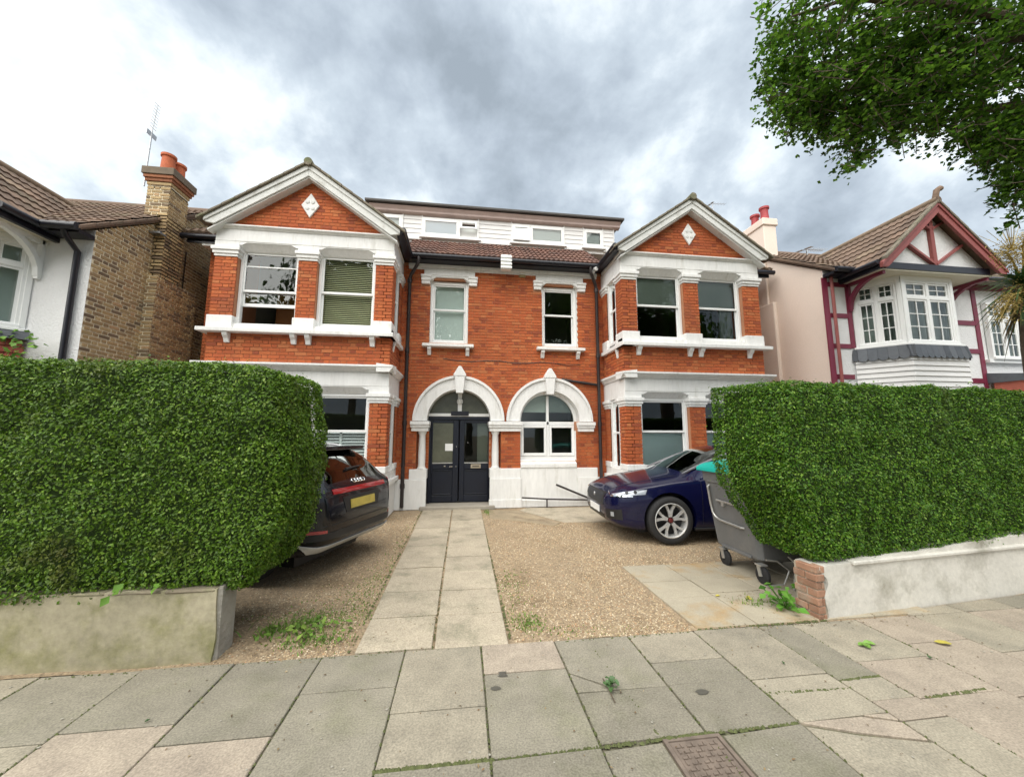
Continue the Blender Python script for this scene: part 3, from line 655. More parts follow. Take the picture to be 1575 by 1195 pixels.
# --- the two bays
def bay(s_):
    T = lambda x, y, z: (s_*x, y, z); F = lambda u, d, z: (s_*u, -1.24-d, z); Bp = MB
    piers = ((2.58, 2.94), (4.13, 4.50), (5.68, 6.10)); FS = lambda u, d, z: (s_*(2.58-d), u, z)
    def wall(nm, boxes):
        B = MB(T)
        for b in boxes: B.box(*b)
        return B.build(nm, MO, house)
    bw = wall('bay_wall', [(a+.006, b-(.006 if b < 6 else 0), -1.234, -.98, z0, z1) for a, b in piers for z0, z1 in ((.9, 2.45), (3.95, 5.45))]+[(2.586, 6.10, -1.234, -1.0, 2.9, 3.80)])
    for a, b in piers:
        for z0, z1 in ((1.08, 2.37), (4.10, 5.34)): bricks_on('h', bw, bond(a, b, z0, z1, off=1), F, (0, -1))
    bricks_on('h', bw, bond(2.58, 6.10, 3.165, 3.765, off=1), F, (0, -1))
    gw = MB(T).prism([(2.60, 5.95), (6.08, 5.95), (4.34, 7.20)], -1.234, -1.10).build('gable_wall', MO, house)
    ins = lambda seg, za, zb: [(max(seg[0], 4.34-(7.18-zb)/.70), min(seg[1], 4.34+(7.18-zb)/.70))]
    bricks_on('h', gw, bond(2.6, 6.08, 6.01, 7.18, (), ins), F, (0, -1))
    # return wall facing the door
    sw = wall('bay_side_wall', [(2.586, 2.78, -1.234, -.90, .9, 2.45), (2.586, 2.78, -.32, .02, .9, 2.45), (2.586, 2.78, -1.234, -.90, 3.95, 5.45), (2.586, 2.78, -.32, .02, 3.95, 5.45), (2.586, 2.78, -1.234, .02, 2.9, 3.80)])
    for y0, y1 in ((-1.24, -.90), (-.32, 0)):
        for z0, z1 in ((1.08, 2.37), (4.10, 5.34)): bricks_on('h', sw, bond(y0, y1, z0, z1, off=0), FS, (-s_, 0))
    bricks_on('h', sw, bond(-1.24, 0, 3.165, 3.765), FS, (-s_, 0))
    MB(T).box(5.9, 6.095, -1.0, .01, 0, 5.95).build('bay_side_wall', MO, house)
    # plinth and pedestals
    B = MB(T); B.box(2.56, 6.12, -1.26, -1.0, 0, .70).box(2.56, 2.8, -1.0, .0, 0, .70); B.build('plinth', WH, house, bevel=.01)
    B = MB(T); B.box(2.57, 6.11, -1.245, -1.0, .78, .955).box(2.57, 2.78, -1.0, 0, .78, .955); B.build('sill_apron', WH, house, bevel=.01)
    for z0, z1 in ((.955, 1.085), (3.85, 4.10)):
        for a, b in piers:
            MB(T).box(a-.02, b+.035, -1.275, -.96, z0, z1).build('pedestal', WH, house, bevel=.018, seg=2)
        MB(T).box(2.555, 2.78, -.95, -.90+.03, z0, z1).box(2.555, 2.78, -.34, 0, z0, z1).build('pedestal', WH, house, bevel=.01)
    for z0 in (.70, 3.74):
        B = MB(T); B.prismx([(-1.41, z0), (-1.41, z0+.075), (-1.20, z0+.115), (-.95, z0+.115), (-.95, z0)], 2.50, 6.23); B.box(2.495, 2.8, -1.40, -.04, z0, z0+.085)
        B.build('sill', WH, house, bevel=.01, seg=2)
        if z0 > 1:
            B = MB(T); B.box(2.56, 6.1, -1.235, -1.0, z0+.11, z0+.2); B.build('sill_apron', WH, house)
            for xx in (2.93, 4.19, 4.47, 5.72):
                B = MB(T); B.prismx([(-1.39, z0), (-1.24, z0), (-1.24, z0-.20), (-1.28, z0-.20), (-1.31, z0-.12), (-1.36, z0-.07)], xx-.05, xx+.05); B.build('sill_bracket', WH, house, bevel=.008)
            B = MB(T); B.prism([(2.51, z0), (2.58, z0), (2.58, z0-.22), (2.56, z0-.22), (2.54, z0-.1)], -.97, -.88); B.build('sill_bracket', WH, house, bevel=.008)
    # capitals, friezes
    for zc, zf, zt in ((2.37, 2.57, 3.0), (5.34, 5.53, 5.93)):
        for a, b in piers:
            B = MB(T); a0, b0 = a-.01, b+.01
            for k, (e_, za, zb) in enumerate(((.012, 0, .055), (.035, .055, .125), (.06, .125, .195))): B.box(a-e_, b+e_, -1.24-e_-.015, -.97, zc+za, zc+zb)
            B.build('capital', WH, house, bevel=.008, seg=2)
        for q in (0, 1):
            B = MB(T)
            for e_, za, zb in ((.012, 0, .055), (.035, .055, .125), (.06, .125, .195)): B.box(2.58-e_-.012, 2.8, *((-.34-e_, 0) if q else (-.97, -.89+e_)), zc+za, zc+zb)
            B.build('capital', WH, house, bevel=.008)
        B = MB(T); B.box(2.565, 6.115, -1.265, -1.0, zf+.14, zt)
        for a, b in piers: B.box(a-.025, b+.025, -1.26, -1.0, zf-.005, zf+.145)
        B.box(2.562, 2.8, -1.0, 0.0, zf, zt)
        B.build('frieze', WH, house, bevel=.008)
        for a, b in ((2.94, 4.13), (4.50, 5.68)):     # shallow cut-out over each window
            B = MB(T); B.prism([(a+.02, zf+.145), (a+.02, zf+.075), (a+.07, zf+.075), (a+.16, zf+.125), (b-.16, zf+.125), (b-.07, zf+.075), (b-.02, zf+.075), (b-.02, zf+.145)], -1.255, -1.10)
            B.prismx([(-1.25, zf+.13), (-1.09, zf+.13), (-1.09, zf-.01), (-1.13, zf-.01)], a+.02, b-.02)
            B.build('window_head', WH, house)
    B = MB(T); cor = [(-1.0, 3.0), (-1.28, 3.0), (-1.30, 3.03), (-1.35, 3.06), (-1.415, 3.085), (-1.43, 3.10), (-1.43, 3.135), (-1.0, 3.175)]
    B.prismx(cor, 2.475, 6.24); B.prism([(2.8, 3.0), (2.54, 3.0), (2.51, 3.05), (2.475, 3.085), (2.47, 3.10), (2.47, 3.135), (2.8, 3.175)], -1.42, -.02); B.build('cornice', WH, house)
    B = MB(T); B.prismx([(-1.0, 5.93), (-1.275, 5.93), (-1.30, 5.96), (-1.335, 5.98), (-1.335, 6.005), (-1.0, 6.02)], 2.52, 6.16).box(2.545, 2.8, -1.27, -.1, 5.93, 6.0); B.build('eaves_moulding', WH, house)
    # gable: bargeboards, diamond plaque, verge tiles, roof
    for q in (-1, 1):
        U = lambda x, y, z, q=q: (s_*(4.34+q*x), y, z)
        B = MB(U); B.prism([(0, 7.13), (0, 7.385), (1.90, 6.055), (1.90, 5.965), (1.72, 5.93)], -1.45, -1.40); B.build('bargeboard', barge_m, house, bevel=.006)
        B = MB(U); B.prism([(0, 7.27), (0, 7.385), (1.91, 6.05), (1.91, 5.97)], -1.475, -1.45); B.build('barge_moulding', barge_m, house, bevel=.006)
        n = 9
        for k in range(n):
            a, b = .02+k*(1.98/n), .02+(k+1)*(1.98/n)+.02; lift = .012
            B = MB(U); B.prism([(a, 7.39-.70*a-.0), (a, 7.435-.70*a), (b, 7.435-.70*b+lift), (b, 7.39-.70*b)], -1.52, -1.20); B.build('verge_tile', verge_m, house, bevel=.006)
        B = MB(U); B.prism([(0, 7.36), (0, 7.40), (1.97, 6.02), (1.97, 5.98)], -1.40, 3.4); B.build('roof', tile2_m, house)
        B = MB(U); B.prism([(0, 7.10), (0, 7.13), (1.85, 5.83), (1.85, 5.80)], -1.42, -1.23); B.build('soffit', barge_m, house)
    B = MB(T); B.tube([(4.34, -1.54, 7.40), (4.34, 3.4, 7.40)], .085, 10); B.build('ridge_tile', verge_m, house, smooth=True)
    B = MB(T); B.prism([(4.34-.185, 6.575), (4.34, 6.855), (4.34+.185, 6.575), (4.34, 6.29)][::-1], -1.275, -1.2); dp = B.build('diamond_plaque', WH, house, bevel=.012)
    B = MB(T); c = Vector((4.34, 0, 6.575))
    for k in range(4):
        a = R(45+90*k); B.lathe([(.001, -1.292), (.035, -1.286), (.05, -1.270)], (c.x+.075*math.cos(a), 0, c.z+.10*math.sin(a)), 'y', 8)
    B.build('plaque_rosette', barge_m, dp, smooth=True)
    B = MB(T); B.box(2.36, 2.50, -1.42, -.30, 5.965, 6.09); B.build('fascia', black_m, house, bevel=.005)
    gutter((s_*2.365, -1.46, 6.05), (s_*2.365, -.36, 6.03), .065)
    # roof edge over the strip beside the bay
    B = MB(T); B.prismx([(-.38, 6.20), (-.38, 6.25), (3.6, 8.85), (3.6, 8.75)], 6.05, 7.36); B.build('roof', tile2_m, house)
    tiles_on(house, 'roof_tile', tile2_m, (min(s_*6.15, s_*7.36), -.40, 6.26), (1, 0, 0), (0, .837, .547), 4, 5, .30, .30)
    MB(T).box(6.15, 7.30, -.32, -.28, 6.05, 6.22).build('fascia', black_m, house)
    gutter((s_*6.15, -.38, 6.17), (s_*7.40, -.38, 6.17), .06)
    MB(T).box(6.62, 7.0, -.30, 0, 6.0, 6.06).build('soffit', barge_m, house)
    x = 6.66*s_
    MB().tube([(x, -.36, 6.12), (x, -.30, 6.0), (x, -.11, 5.85), (x, -.10, 5.7), (x, -.10, .1)], .042, 10).build('downpipe', pipe_m, house, smooth=True)
    # windows
    L_ = s_ < 0
    if L_:
        sash(house, 4.50, 5.68, 3.93, 5.58, -1.12, s_, rail=4.66, topbar=5.20, raised=4.36, label='sash window with its lower sash pushed up')
        sash(house, 2.94, 4.13, 3.93, 5.58, -1.12, s_, rail=4.70, behind=[('slats', 3.98, 5.52, slat_m)], label='sash window behind an olive slatted blind')
        sash(house, 2.94, 4.13, .93, 2.58, -1.12, s_, rail=1.77, behind=[('shutter', 1.0, 1.75, shut_m)], label='sash window with white half-height shutters')
        sash(house, 4.50, 5.68, .93, 2.58, -1.12, s_, rail=1.77)
    else:
        sash(house, 2.94, 4.13, 3.93, 5.58, -1.12, s_, rail=4.76, behind=[('blind', 4.80, 5.5, blind_m)])
        sash(house, 4.50, 5.68, 3.93, 5.58, -1.12, s_, rail=4.76, behind=[('blind', 4.80, 5.5, blind_m), ('curtain', 5.25, 5.62, curt_m)])
        sash(house, 2.94, 4.13, .93, 2.58, -1.12, s_, rail=1.78, behind=[('blind', .98, 1.77, frost_m)], label='sash window with a pale blue film on its lower half')
        sash(house, 4.50, 5.68, .93, 2.58, -1.12, s_, rail=1.78, behind=[('blind', .98, 1.77, frost_m)])
    for z0, z1 in ((.93, 2.58), (3.93, 5.58)):
        B = MB(T); xx = 2.605; B.box(xx, xx+.12, -.90, -.79, z0, z1).box(xx, xx+.12, -.44, -.33, z0, z1).box(xx, xx+.12, -.79, -.44, z1-.07, z1).box(xx, xx+.12, -.79, -.44, z0, z0+.07).box(xx+.02, xx+.10, -.79, -.44, (z0+z1)/2, (z0+z1)/2+.05)
        wn = B.build('window', wood_m, house, bevel=.005)
        MB(T).add([(xx+.04, -.83, z0), (xx+.04, -.40, z0), (xx+.04, -.40, z1), (xx+.04, -.83, z1)], [(0,1,2,3)]).build('pane', glass_m, wn)
bay(-1); bay(1)
flush_bricks('h', brick_m)
# --- middle roof, hipped roof behind, loft dormer
def prism_roof():
    B = MB(); e0, zr = 7.2, 8.05
    B.add([(-2.5,-.36,6.10),(2.5,-.36,6.10),(2.5,1.08,7.19),(-2.5,1.08,7.19)], [(0,1,2,3)])
    B.add([(-7.2,-.2,6.2),(-4.0,2.3,8.0),(-4.0,5,8.0),(-7.2,8,6.2)], [(0,1,2,3)]); B.add([(7.2,-.2,6.2),(4.0,2.3,8.0),(4.0,5,8.0),(7.2,8,6.2)], [(0,1,2,3)])
    B.add([(-7.2,8,6.2),(-4,5,8),(4,5,8),(7.2,8,6.2)], [(0,1,2,3)])
    return B.build('roof', tile_m, house)
prism_roof()
sl_ = Vector((0, 1.45, 1.09)).normalized()
tiles_on(house, 'roof_tile', tile_m, (-2.52, -.40, 6.10), (1, 0, 0), sl_, 20, 6, .252, .295, roll=.012)
D = 1.07
dm = MB().box(-3.75, 3.42, D+.02, 4.0, 7.15, 7.98).build('dormer_wall', clad_m, house)
for a, b in ((-2.81, -2.29), (-.67, .285), (1.88, 2.46), (3.09, 3.42)):
    for k in range(5):
        z = 7.27+k*.136; B = MB(); B.prismx([(D+.02, z), (D-.022, z), (D-.008, z+.13), (D+.02, z+.13)], a, b); B.build('cladding_board', clad_m, dm)
    MB().box(a-.02, a+.01, D-.035, D+.02, 7.25, 7.95).box(b-.01, b+.02, D-.035, D+.02, 7.25, 7.95).box(a, b, D-.04, D+.02, 7.21, 7.27).build('corner_trim', clad_m, house)
B = MB(); B.prismx([(D+.02, 7.94), (D-.12, 7.97), (D-.13, 8.02), (D-.20, 8.10), (D+.02, 8.14)], -3.72, 3.60); B.build('dormer_fascia', fascia_m, house)
B = MB(); B.box(-3.82, 3.68, D-.27, 4.2, 8.13, 8.20); B.build('dormer_roof', felt_m, house, bevel=.01)
def pvc(x0, x1, z0, z1, lights, behind=None):
    B = MB(); f = .055; B.box(x0, x1, D-.05, D+.03, z0, z0+f).box(x0, x1, D-.05, D+.03, z1-f, z1)
    xs = [x0]+[l for l in lights]+[x1]
    for q in xs: B.box(max(q-f/2, x0) if q not in (x0,) else x0, min(q+f/2, x1) if q != x1 else x1, D-.049, D+.029, z0+f, z1-f) if q not in (x0, x1) else B.box(*( (x0, x0+f) if q == x0 else (x1-f, x1)), D-.049, D+.029, z0+f, z1-f)
    B.box(x0-.06, x1+.06, D-.09, D+.02, z0-.045, z0)
    w_ = B.build('window', wood_m, house, bevel=.006)
    MB().box(x0+.02, x1-.02, D+.03, D+.4, z0+.02, z1-.02).build('dark_loft', dark_m, w_)
    return w_
def light(w_, a, b, z0, z1, out_=0, m_=glass_m, frame=.06, opaque=None):
    V = lambda x, y, z: (x, y-out_*(z1-z)/(z1-z0), z)
    B = MB(V); y = D-.055; B.box(a, a+frame, y, y+.04, z0, z1).box(b-frame, b, y, y+.04, z0, z1).box(a+frame, b-frame, y, y+.04, z0, z0+frame).box(a+frame, b-frame, y, y+.04, z1-frame, z1); B.build('casement', wood_m, w_, bevel=.005)
    MB(V).add([(a+.04, y+.02, z0+.04), (b-.04, y+.02, z0+.04), (b-.04, y+.02, z1-.04), (a+.04, y+.02, z1-.04)], [(0,1,2,3)]).build('pane', m_, w_)
    if opaque: MB(V).add([(a+.04, y+.03, z0+.04), (b-.04, y+.03, z0+.04), (b-.04, y+.03, z1-.04), (a+.04, y+.03, z1-.04)], [(0,1,2,3)]).build('blind', opaque, w_)
w_ = pvc(-3.7, -2.81, 7.30, 7.90, ()); light(w_, -3.65, -2.86, 7.35, 7.85)
w_ = pvc(-2.29, -.67, 7.31, 7.885, (-1.235,)); light(w_, -2.245, -1.255, 7.36, 7.835, m_=glass('dormer_glass', (.5, .6, .7), 2.0)); light(w_, -1.21, -.72, 7.58, 7.84, out_=.10)
w_ = pvc(.285, 1.88, 7.31, 7.885, (.84,)); light(w_, .33, .82, 7.36, 7.835, out_=.06, opaque=net_m); light(w_, .86, 1.835, 7.36, 7.835)
w_ = pvc(2.46, 3.09, 7.31, 7.885, ()); light(w_, 2.505, 3.045, 7.36, 7.835)
# --- handrails by the plinth
hr = thing('handrail', (1.2, -.12, 0), 'black tubular handrail standing before the white plinth under the arched window', 'handrail')
MB().tube([(.39, -.17, .245), (1.0, -.17, .20), (2.08, -.17, .16)], .019, 8).build('lower_rail', pipe_m, hr, smooth=True)
MB().tube([(1.0, -.17, .2), (1.0, -.17, 0)], .017, 8).build('post', pipe_m, hr, smooth=True)
MB().tube([(1.23, -.17, .535), (2.12, -.17, .17)], .024, 8).build('upper_rail', pipe_m, hr, smooth=True)
MB().tube([(2.08, -.17, .16), (2.08, -.17, -.02)], .017, 8).build('post', pipe_m, hr, smooth=True)
# ------------------------------------------------------------------ the two neighbouring houses (one pattern, mirrored, finished differently)
def face_fn(p, q):
    p, q = Vector(p), Vector(q); d = (q-p).normalized(); n = Vector((d.y, -d.x))
    if n.y > 0 and abs(n.y) > .2: n = -n
    return (lambda u, o_, z: (p.x+d.x*u+n.x*o_, p.y+d.y*u+n.y*o_, z)), (q-p).length, n
def lattice(parent, F, u0, u1, z0, z1, cols, top=.42, grid=(2, 2, 3), behind=None, bd=.22):
    """casement window with top lights; glazing bars and panes are sub-parts"""
    T = lambda x, y, z: F(x, -y, z)
    f = .06; B = MB(T); B.box(u0, u1, -.02, .08, z1-f, z1).box(u0, u1, -.06, .08, z0, z0+f)
    wd = (u1-u0)/cols
    for k in range(cols+1):
        x = u0+k*wd; a, b = (x, x+f) if k == 0 else ((x-f, x) if k == cols else (x-f*.6, x+f*.6)); B.box(a, b, -.019, .079, z0+f, z1-f)
    zt = z1-top; B.box(u0+f, u1-f, -.018, .078, zt-.035, zt+.035)
    wn = B.build('window', wood_m, parent, bevel=.005)
    for k in range(cols):
        a, b = u0+k*wd+(f if k == 0 else f*.6), u0+(k+1)*wd-(f if k == cols-1 else f*.6)
        for (c, d, rows) in ((zt+.035, z1-f, grid[1]), (z0+f, zt-.035, grid[2])):
            B = MB(T); s = .04; B.box(a, a+s, 0, .045, c, d).box(b-s, b, 0, .045, c, d).box(a+s, b-s, 0, .045, c, c+s).box(a+s, b-s, 0, .045, d-s, d)
            for i in range(1, grid[0]): x = a+s+(b-a-2*s)*i/grid[0]; B.box(x-.009, x+.009, .005, .035, c+s, d-s)
            for j in range(1, rows): z = c+s+(d-c-2*s)*j/rows; B.box(a+s, b-s, .006, .034, z-.009, z+.009)
            B.build('casement', wood_m, wn)
            MB(T).add([(a+s, .02, c+s), (b-s, .02, c+s), (b-s, .02, d-s), (a+s, .02, d-s)], [(0,1,2,3)]).build('pane', glass_m, wn)
    if behind: MB(T).add([(u0, bd, z0), (u1, bd, z0), (u1, bd, z1), (u0, bd, z1)], [(0,1,2,3)]).build('curtain', behind, wn)
    return wn
def neighbour(s, yf, dz, dx, H, xc=7.6):
    T = lambda x, y, z: (s*x, y, z); right = s > 0; fw = .69 if not right else .64
    ze = (5.72 if right else 5.34); ridge_y = yf+3.3; zr = ze+fw*3.3
    wm = cream_m if right else stockmortar_m
    # side wall to the gap, gable-topped
    poly = [(yf, 0), (yf, ze), (ridge_y, zr), (ridge_y+3.3, ze), (ridge_y+3.3, 0)]
    sw = MB(T).prismx(poly, xc+.006, xc+.3).build('side_wall', wm, H)
    fwall = MB(T).box(xc+.3, 15, yf+.0, yf+.3, 0, ze).box(xc, xc+.3, yf-.004, yf, 0, ze).build('front_wall', rough_m, H)
    MB(T).box(14.7, 15, yf+.3, yf+6, 0, ze).build('far_wall', rough_m, H)
    # roof
    B = MB(T); B.prismx([(yf-.38, ze-.2), (yf-.38, ze-.13), (ridge_y, zr+.09), (yf+7, ze-.15), (yf+7, ze-.22), (ridge_y, zr+.02)], xc-.07, 15.2); B.build('roof', tile2_m, H)
    MB(T).tube([(xc-.1, ridge_y, zr+.08), (15.2, ridge_y, zr+.08)], .11, 10).build('ridge_tile', tile2_m, H, smooth=True)
    sl = Vector((0, 1, fw)).normalized(); x0 = min(s*(xc-.08), s*(xc+4.0))
    tiles_on(H, 'roof_tile', tile2_m, (x0, yf-.42, ze-.10-.02), (1, 0, 0), sl, 14, 13, .29, .30, roll=.010)
    for k in range(12):      # verge course
        a, b = k*.30, (k+1)*.30+.02; y0 = yf-.38+a*sl.y; y1 = yf-.38+b*sl.y; z0 = ze-.17+a*sl.z; z1 = ze-.17+b*sl.z
        MB(T).prismx([(y0, z0), (y0, z0+.06), (y1, z1+.07), (y1, z1)], xc-.10, xc+.06).build('verge_tile', tile2_m, H, bevel=.006)
    MB(T).box(xc-.02, 8.2+dx, yf-.30, yf-.02, ze-.20, ze-.13).build('fascia', black_m, H)
    MB(T).tube([(xc-.08, yf-.40, ze-.14), (8.2+dx, yf-.40, ze-.14)], .065, 10).build('gutter', black_m, H, smooth=True)
    # canted bay
    pts = [(8.32+dx, yf), (8.9+dx, yf-.62), (10.3+dx, yf-.62), (10.88+dx, yf)]
    W = [(s*x, y) for x, y in pts]; zb, zt = 3.8+dz, 5.36+dz
    core = [Vector(p) for p in W]
    for k in range(3):
        p, q = (W[k], W[k+1]) if right else (W[k+1], W[k])
        F, Ln, n = face_fn(p, q)
        cols = 2
        lattice(H, F, .06, Ln-.06, zb, zt-.06, cols, grid=(2, 2, 3) if right else (1, 1, 1), behind=curt_m) if right or k == 0 or k == 1 else None
        Tb = lambda x, y, z, F=F: F(x, -y, z)
        MB(Tb).box(0, .075, -.03, .09, zb-.02, zt).box(Ln-.075, Ln, -.03, .09, zb-.02, zt).box(0, Ln, -.025, .085, zt-.06, zt+.12).build('bay_corner_post', wood_m, H, bevel=.006)
        MB(Tb).box(-.04, Ln+.04, -.09, .06, zb-.05, zb-.002).build('sill', wood_m, H, bevel=.008)
        if right:
            nsl = max(3, round(Ln/.155)); w_ = Ln/nsl         # scalloped slates
            for i in range(nsl):
                c = (i+.5)*w_; pr_ = [(c-w_*.49, .30), (c-w_*.49, .06)]+[(c-w_*.49*math.cos(R(a)), .06-w_*.45*math.sin(R(a))) for a in range(20, 180, 20)]+[(c+w_*.49, .06), (c+w_*.49, .30)]
                vs = [(x, -.10-(.30-z)*.20, zb-.35+z) for x, z in pr_]; vs += [(x, y+.012, z) for x, y, z in vs]; m_ = len(pr_)
                MB(Tb).add(vs, [tuple(range(m_)), tuple(range(2*m_-1, m_-1, -1))]+[(a, (a+1) % m_, (a+1) % m_+m_, a+m_) for a in range(m_)]).build('slate', slate_m, H)
            MB(Tb).prismx([(.0, zb-.05), (-.085, zb-.05), (-.14, zb-.33), (.0, zb-.33)], -.10, Ln+.10).build('slate_backing', slate_m, H)
            for i in range(11):
                z = zb-.40-i*.118; MB(Tb).prismx([(.02, z), (-.115, z), (-.085, z+.128), (.02, z+.128)], -.05, Ln+.05).build('plank', clad_m, H)
        else:
            MB(Tb).prismx([(0, zb-.05), (-.10, zb-.06), (-.16, zb-.19), (0, zb-.19)], -.05, Ln+.05).build('lead_apron', slate_m, H)
            for j in range(8):
                z = zb-.30-j*.115; ntl = max(3, round(Ln/.17)); w_ = Ln/ntl
                for i in range(ntl):
                    a = i*w_+(w_/2 if j % 2 else 0); b = min(a+w_*.97, Ln+.02)
                    MB(Tb).prismx([(.02, z), (-.09-.004*random.random(), z), (-.065, z+.125), (.02, z+.125)], a, b).build('hanging_tile', redtile_m, H)
    B = MB(); B.prismz([(x, y+.30) if i in (0, 3) else (x, y+.25) for i, (x, y) in enumerate(W)], 0, zb-.06) ; B.build('bay_base', rough_m, H)
    B = MB(); B.prismz([(x*1, y+.3) if i in (0, 3) else (x, y+.28) for i, (x, y) in enumerate(W)], zb, zt); B.build('bay_core', curt_m if right else net_m, H)
    # gable over the bay
    cxg = 9.64+dx; hw = 1.56; zE = 5.55+dz; zR = 7.0+dz; yg = yf-.98; gp = (zR-zE)/hw
    for q in (-1, 1):
        U = lambda x, y, z, q=q: (s*(cxg+q*x), y, z)
        MB(U).prism([(0, zR-.03), (0, zR+.05), (hw+.06, zE+.0), (hw+.06, zE-.08)], yg+.04, 1.6).build('roof', tile2_m, H)
        nx = q*s; sl2 = Vector((-nx, 0, gp)).normalized()
        if (q < 0):   # the slope towards the gap is the one in view
            o_ = (s*(cxg+q*(hw+.10)), yg+.02, zE-.01)
            tiles_on(H, 'roof_tile', tile2_m, o_, (0, 1, 0), sl2, 13, 7, .30, .305, roll=.010)
            MB(U).tube([(hw+.13, yg+.02, zE-.04), (hw+.13, yf-.1, zE-.04)], .06, 10).build('gutter', black_m, H, smooth=True)
            MB(U).box(hw-.0, hw+.07, yg+.03, yf, zE-.17, zE-.06).build('fascia', black_m, H)
        bm_ = maroon2_m if right else wood_m
        B = MB(U); B.prism([(0, zR-.23), (0, zR+.03), (hw+.10, zE-.06), (hw+.10, zE-.17), (hw-.06, zE-.16)], yg-.03, yg+.03); B.build('bargeboard', bm_, H, bevel=.006)
        B = MB(U); B.prism([(0, zR-.06), (0, zR+.03), (hw+.11, zE-.07), (hw+.11, zE-.14)], yg-.055, yg-.03); B.build('barge_moulding', bm_, H, bevel=.004)
        for k in range(7):
            a, b = k*hw/7+.01, (k+1)*hw/7+.03; MB(U).prism([(a, zR+.03-gp*a), (a, zR+.085-gp*a), (b, zR+.10-gp*b), (b, zR+.03-gp*b)], yg-.08, yg+.10).build('verge_tile', verge_m, H, bevel=.005)
        bm2 = maroon2_m if right else wood_m; yb = yg+.17
        MB(U).bar((.02, yb, zE+.06), (.80, yb, zE+.58), .05, .10, (0, 1, 0)).build('strut', bm2, H)
        MB(U).bar((.02, yb, zE+.92), (.34, yb, zE+1.10), .05, .09, (0, 1, 0)).build('strut', bm2, H)
        # knee bracket under the eaves
        B = MB(U); xk = hw-.16; cr = [(yf-.03-.70*(1-math.cos(R(a)))*1.0, zE-.80+.62*math.sin(R(a))) for a in range(0, 91, 15)]
        for (y0, z0), (y1, z1) in zip(cr, cr[1:]): B.bar((xk, y0, z0), (xk, y1, z1), .08, .085, (1, 0, 0))
        B.bar((xk, yf-.02, zE-.85), (xk, yf-.02, zE-.15), .08, .07, (1, 0, 0)).bar((xk, yf-.02, zE-.19), (xk, yg+.15, zE-.19), .085, .07, (1, 0, 0)); B.build('eaves_bracket', maroon_m if right else wood_m, H)
    Tg = lambda x, y, z: (s*(cxg+x), y, z)
    MB(Tg).prism([(-hw+.1, zE+.02), (hw-.1, zE+.02), (0, zR-.12)], yg+.20, yg+.26).build('gable_panel', rough_m, H)
    MB(Tg).box(-.05, .05, yg+.13, yg+.21, zE+.03, zR-.2).build('king_post', maroon2_m if right else wood_m, H)
    MB(Tg).box(-hw+.16, hw-.16, yg+.10, yg+.22, zE-.13, zE+.02).build('tie_beam', black_m if right else wood_m, H)
    MB(Tg).box(-hw+.08, hw-.08, yg+.12, yf, zE-.16, zE-.13).build('soffit', mat('cream_soffit', (.66, .63, .52), .7), H)
    MB(Tg).box(-hw+.02, -hw+.08, yg+.12, yf, zE-.155, zE-.05).build('side_board', mat('cream_soffit', (.66, .63, .52), .7), H)
    MB(Tg).tube([(0, yg-.07, zR+.07), (0, 1.6, zR+.07)], .085, 10).build('ridge_tile', tile2_m, H, smooth=True)
    if right:
        MB(Tg).tube([(0, yg-.0, zR+.05), (0, yg-.03, zR+.20), (.02, yg-.04, zR+.30), (.09, yg-.06, zR+.35), (.13, yg-.06, zR+.34)], [.07, .055, .06, .065, .05], 8).build('finial', tile2_m, H, smooth=True)
        Tm = T
        MB(Tm).box(xc-.06, xc+.075, yf-.03, yf, 0, ze-.2).build('corner_board', maroon_m, H)
        MB(Tm).tube([(xc+.15, yf-.07, ze-.2), (xc+.15, yf-.07, 0)], .035, 8).build('downpipe', maroon2_m, H, smooth=True)
        for z in (5.37, 4.59, 3.84, 3.10): MB(Tm).box(xc+.10, 8.17, yf-.022, yf, z-.055, z+.055).build('timber_rail', maroon_m, H)
        MB(Tm).box(8.17, 8.28, yf-.025, yf, 3.80, 5.43).build('timber_post', maroon_m, H)
        MB(Tm).box(11.86, 11.98, yf-.025, yf, 2.9, 5.5).build('timber_post', maroon_m, H)
        for z in (4.56, 3.83, 3.08): MB(Tm).box(10.9, 11.86, yf-.022, yf, z-.06, z+.06).build('timber_rail', maroon_m, H)
        MB(Tm).box(11.0, 15, yf-.03, yf, 5.44, 5.60).build('timber_rail', maroon_m, H)
        MB(Tm).tube([(10.9, yf-.34, ze-.12), (15, yf-.34, ze-.12)], .07, 8).build('gutter', black_m, H, smooth=True)
        MB(Tm).box(13.28, 13.40, yf-.025, yf, 3.1, 5.44).build('timber_post', maroon_m, H); MB(Tm).box(13.40, 15, yf-.022, yf, 3.77, 3.9).build('timber_rail', maroon_m, H)
        F = lambda u, d, z: (u, yf-d-.09, z); lattice(H, F, 12.12, 13.05, 3.62, 5.1, 2, behind=curt_m, bd=.083)
        MB(Tm).box(12.0, 13.2, yf-.10, yf, 3.54, 3.62).build('sill', wood_m, H)
        B = MB(Tm); B.prismx([(yf-1.3, 3.02), (yf-1.3, 3.08), (yf, 3.28), (yf, 3.02)], 11.95, 15); B.build('porch_roof', slate_m, H)
        MB(Tm).box(12.0, 15, yf-1.2, yf-.1, 2.75, 3.02).build('porch_beam', redtile_m, H)
        # rendered chimney and breast on the side wall
        B = MB(Tm); B.box(xc+.004, 8.02, .05, .80, 5.6, 7.85).box(xc-.035, 8.06, .01, .84, 7.84, 8.06); B.build('chimney', cream_m, H, bevel=.02)
        MB(Tm).box(xc-.10, xc+.01, -.18, 1.1, 0, 5.42).box(xc-.05, xc+.01, .05, .80, 5.42, 6.8).build('chimney_breast', cream_m, H, bevel=.02)
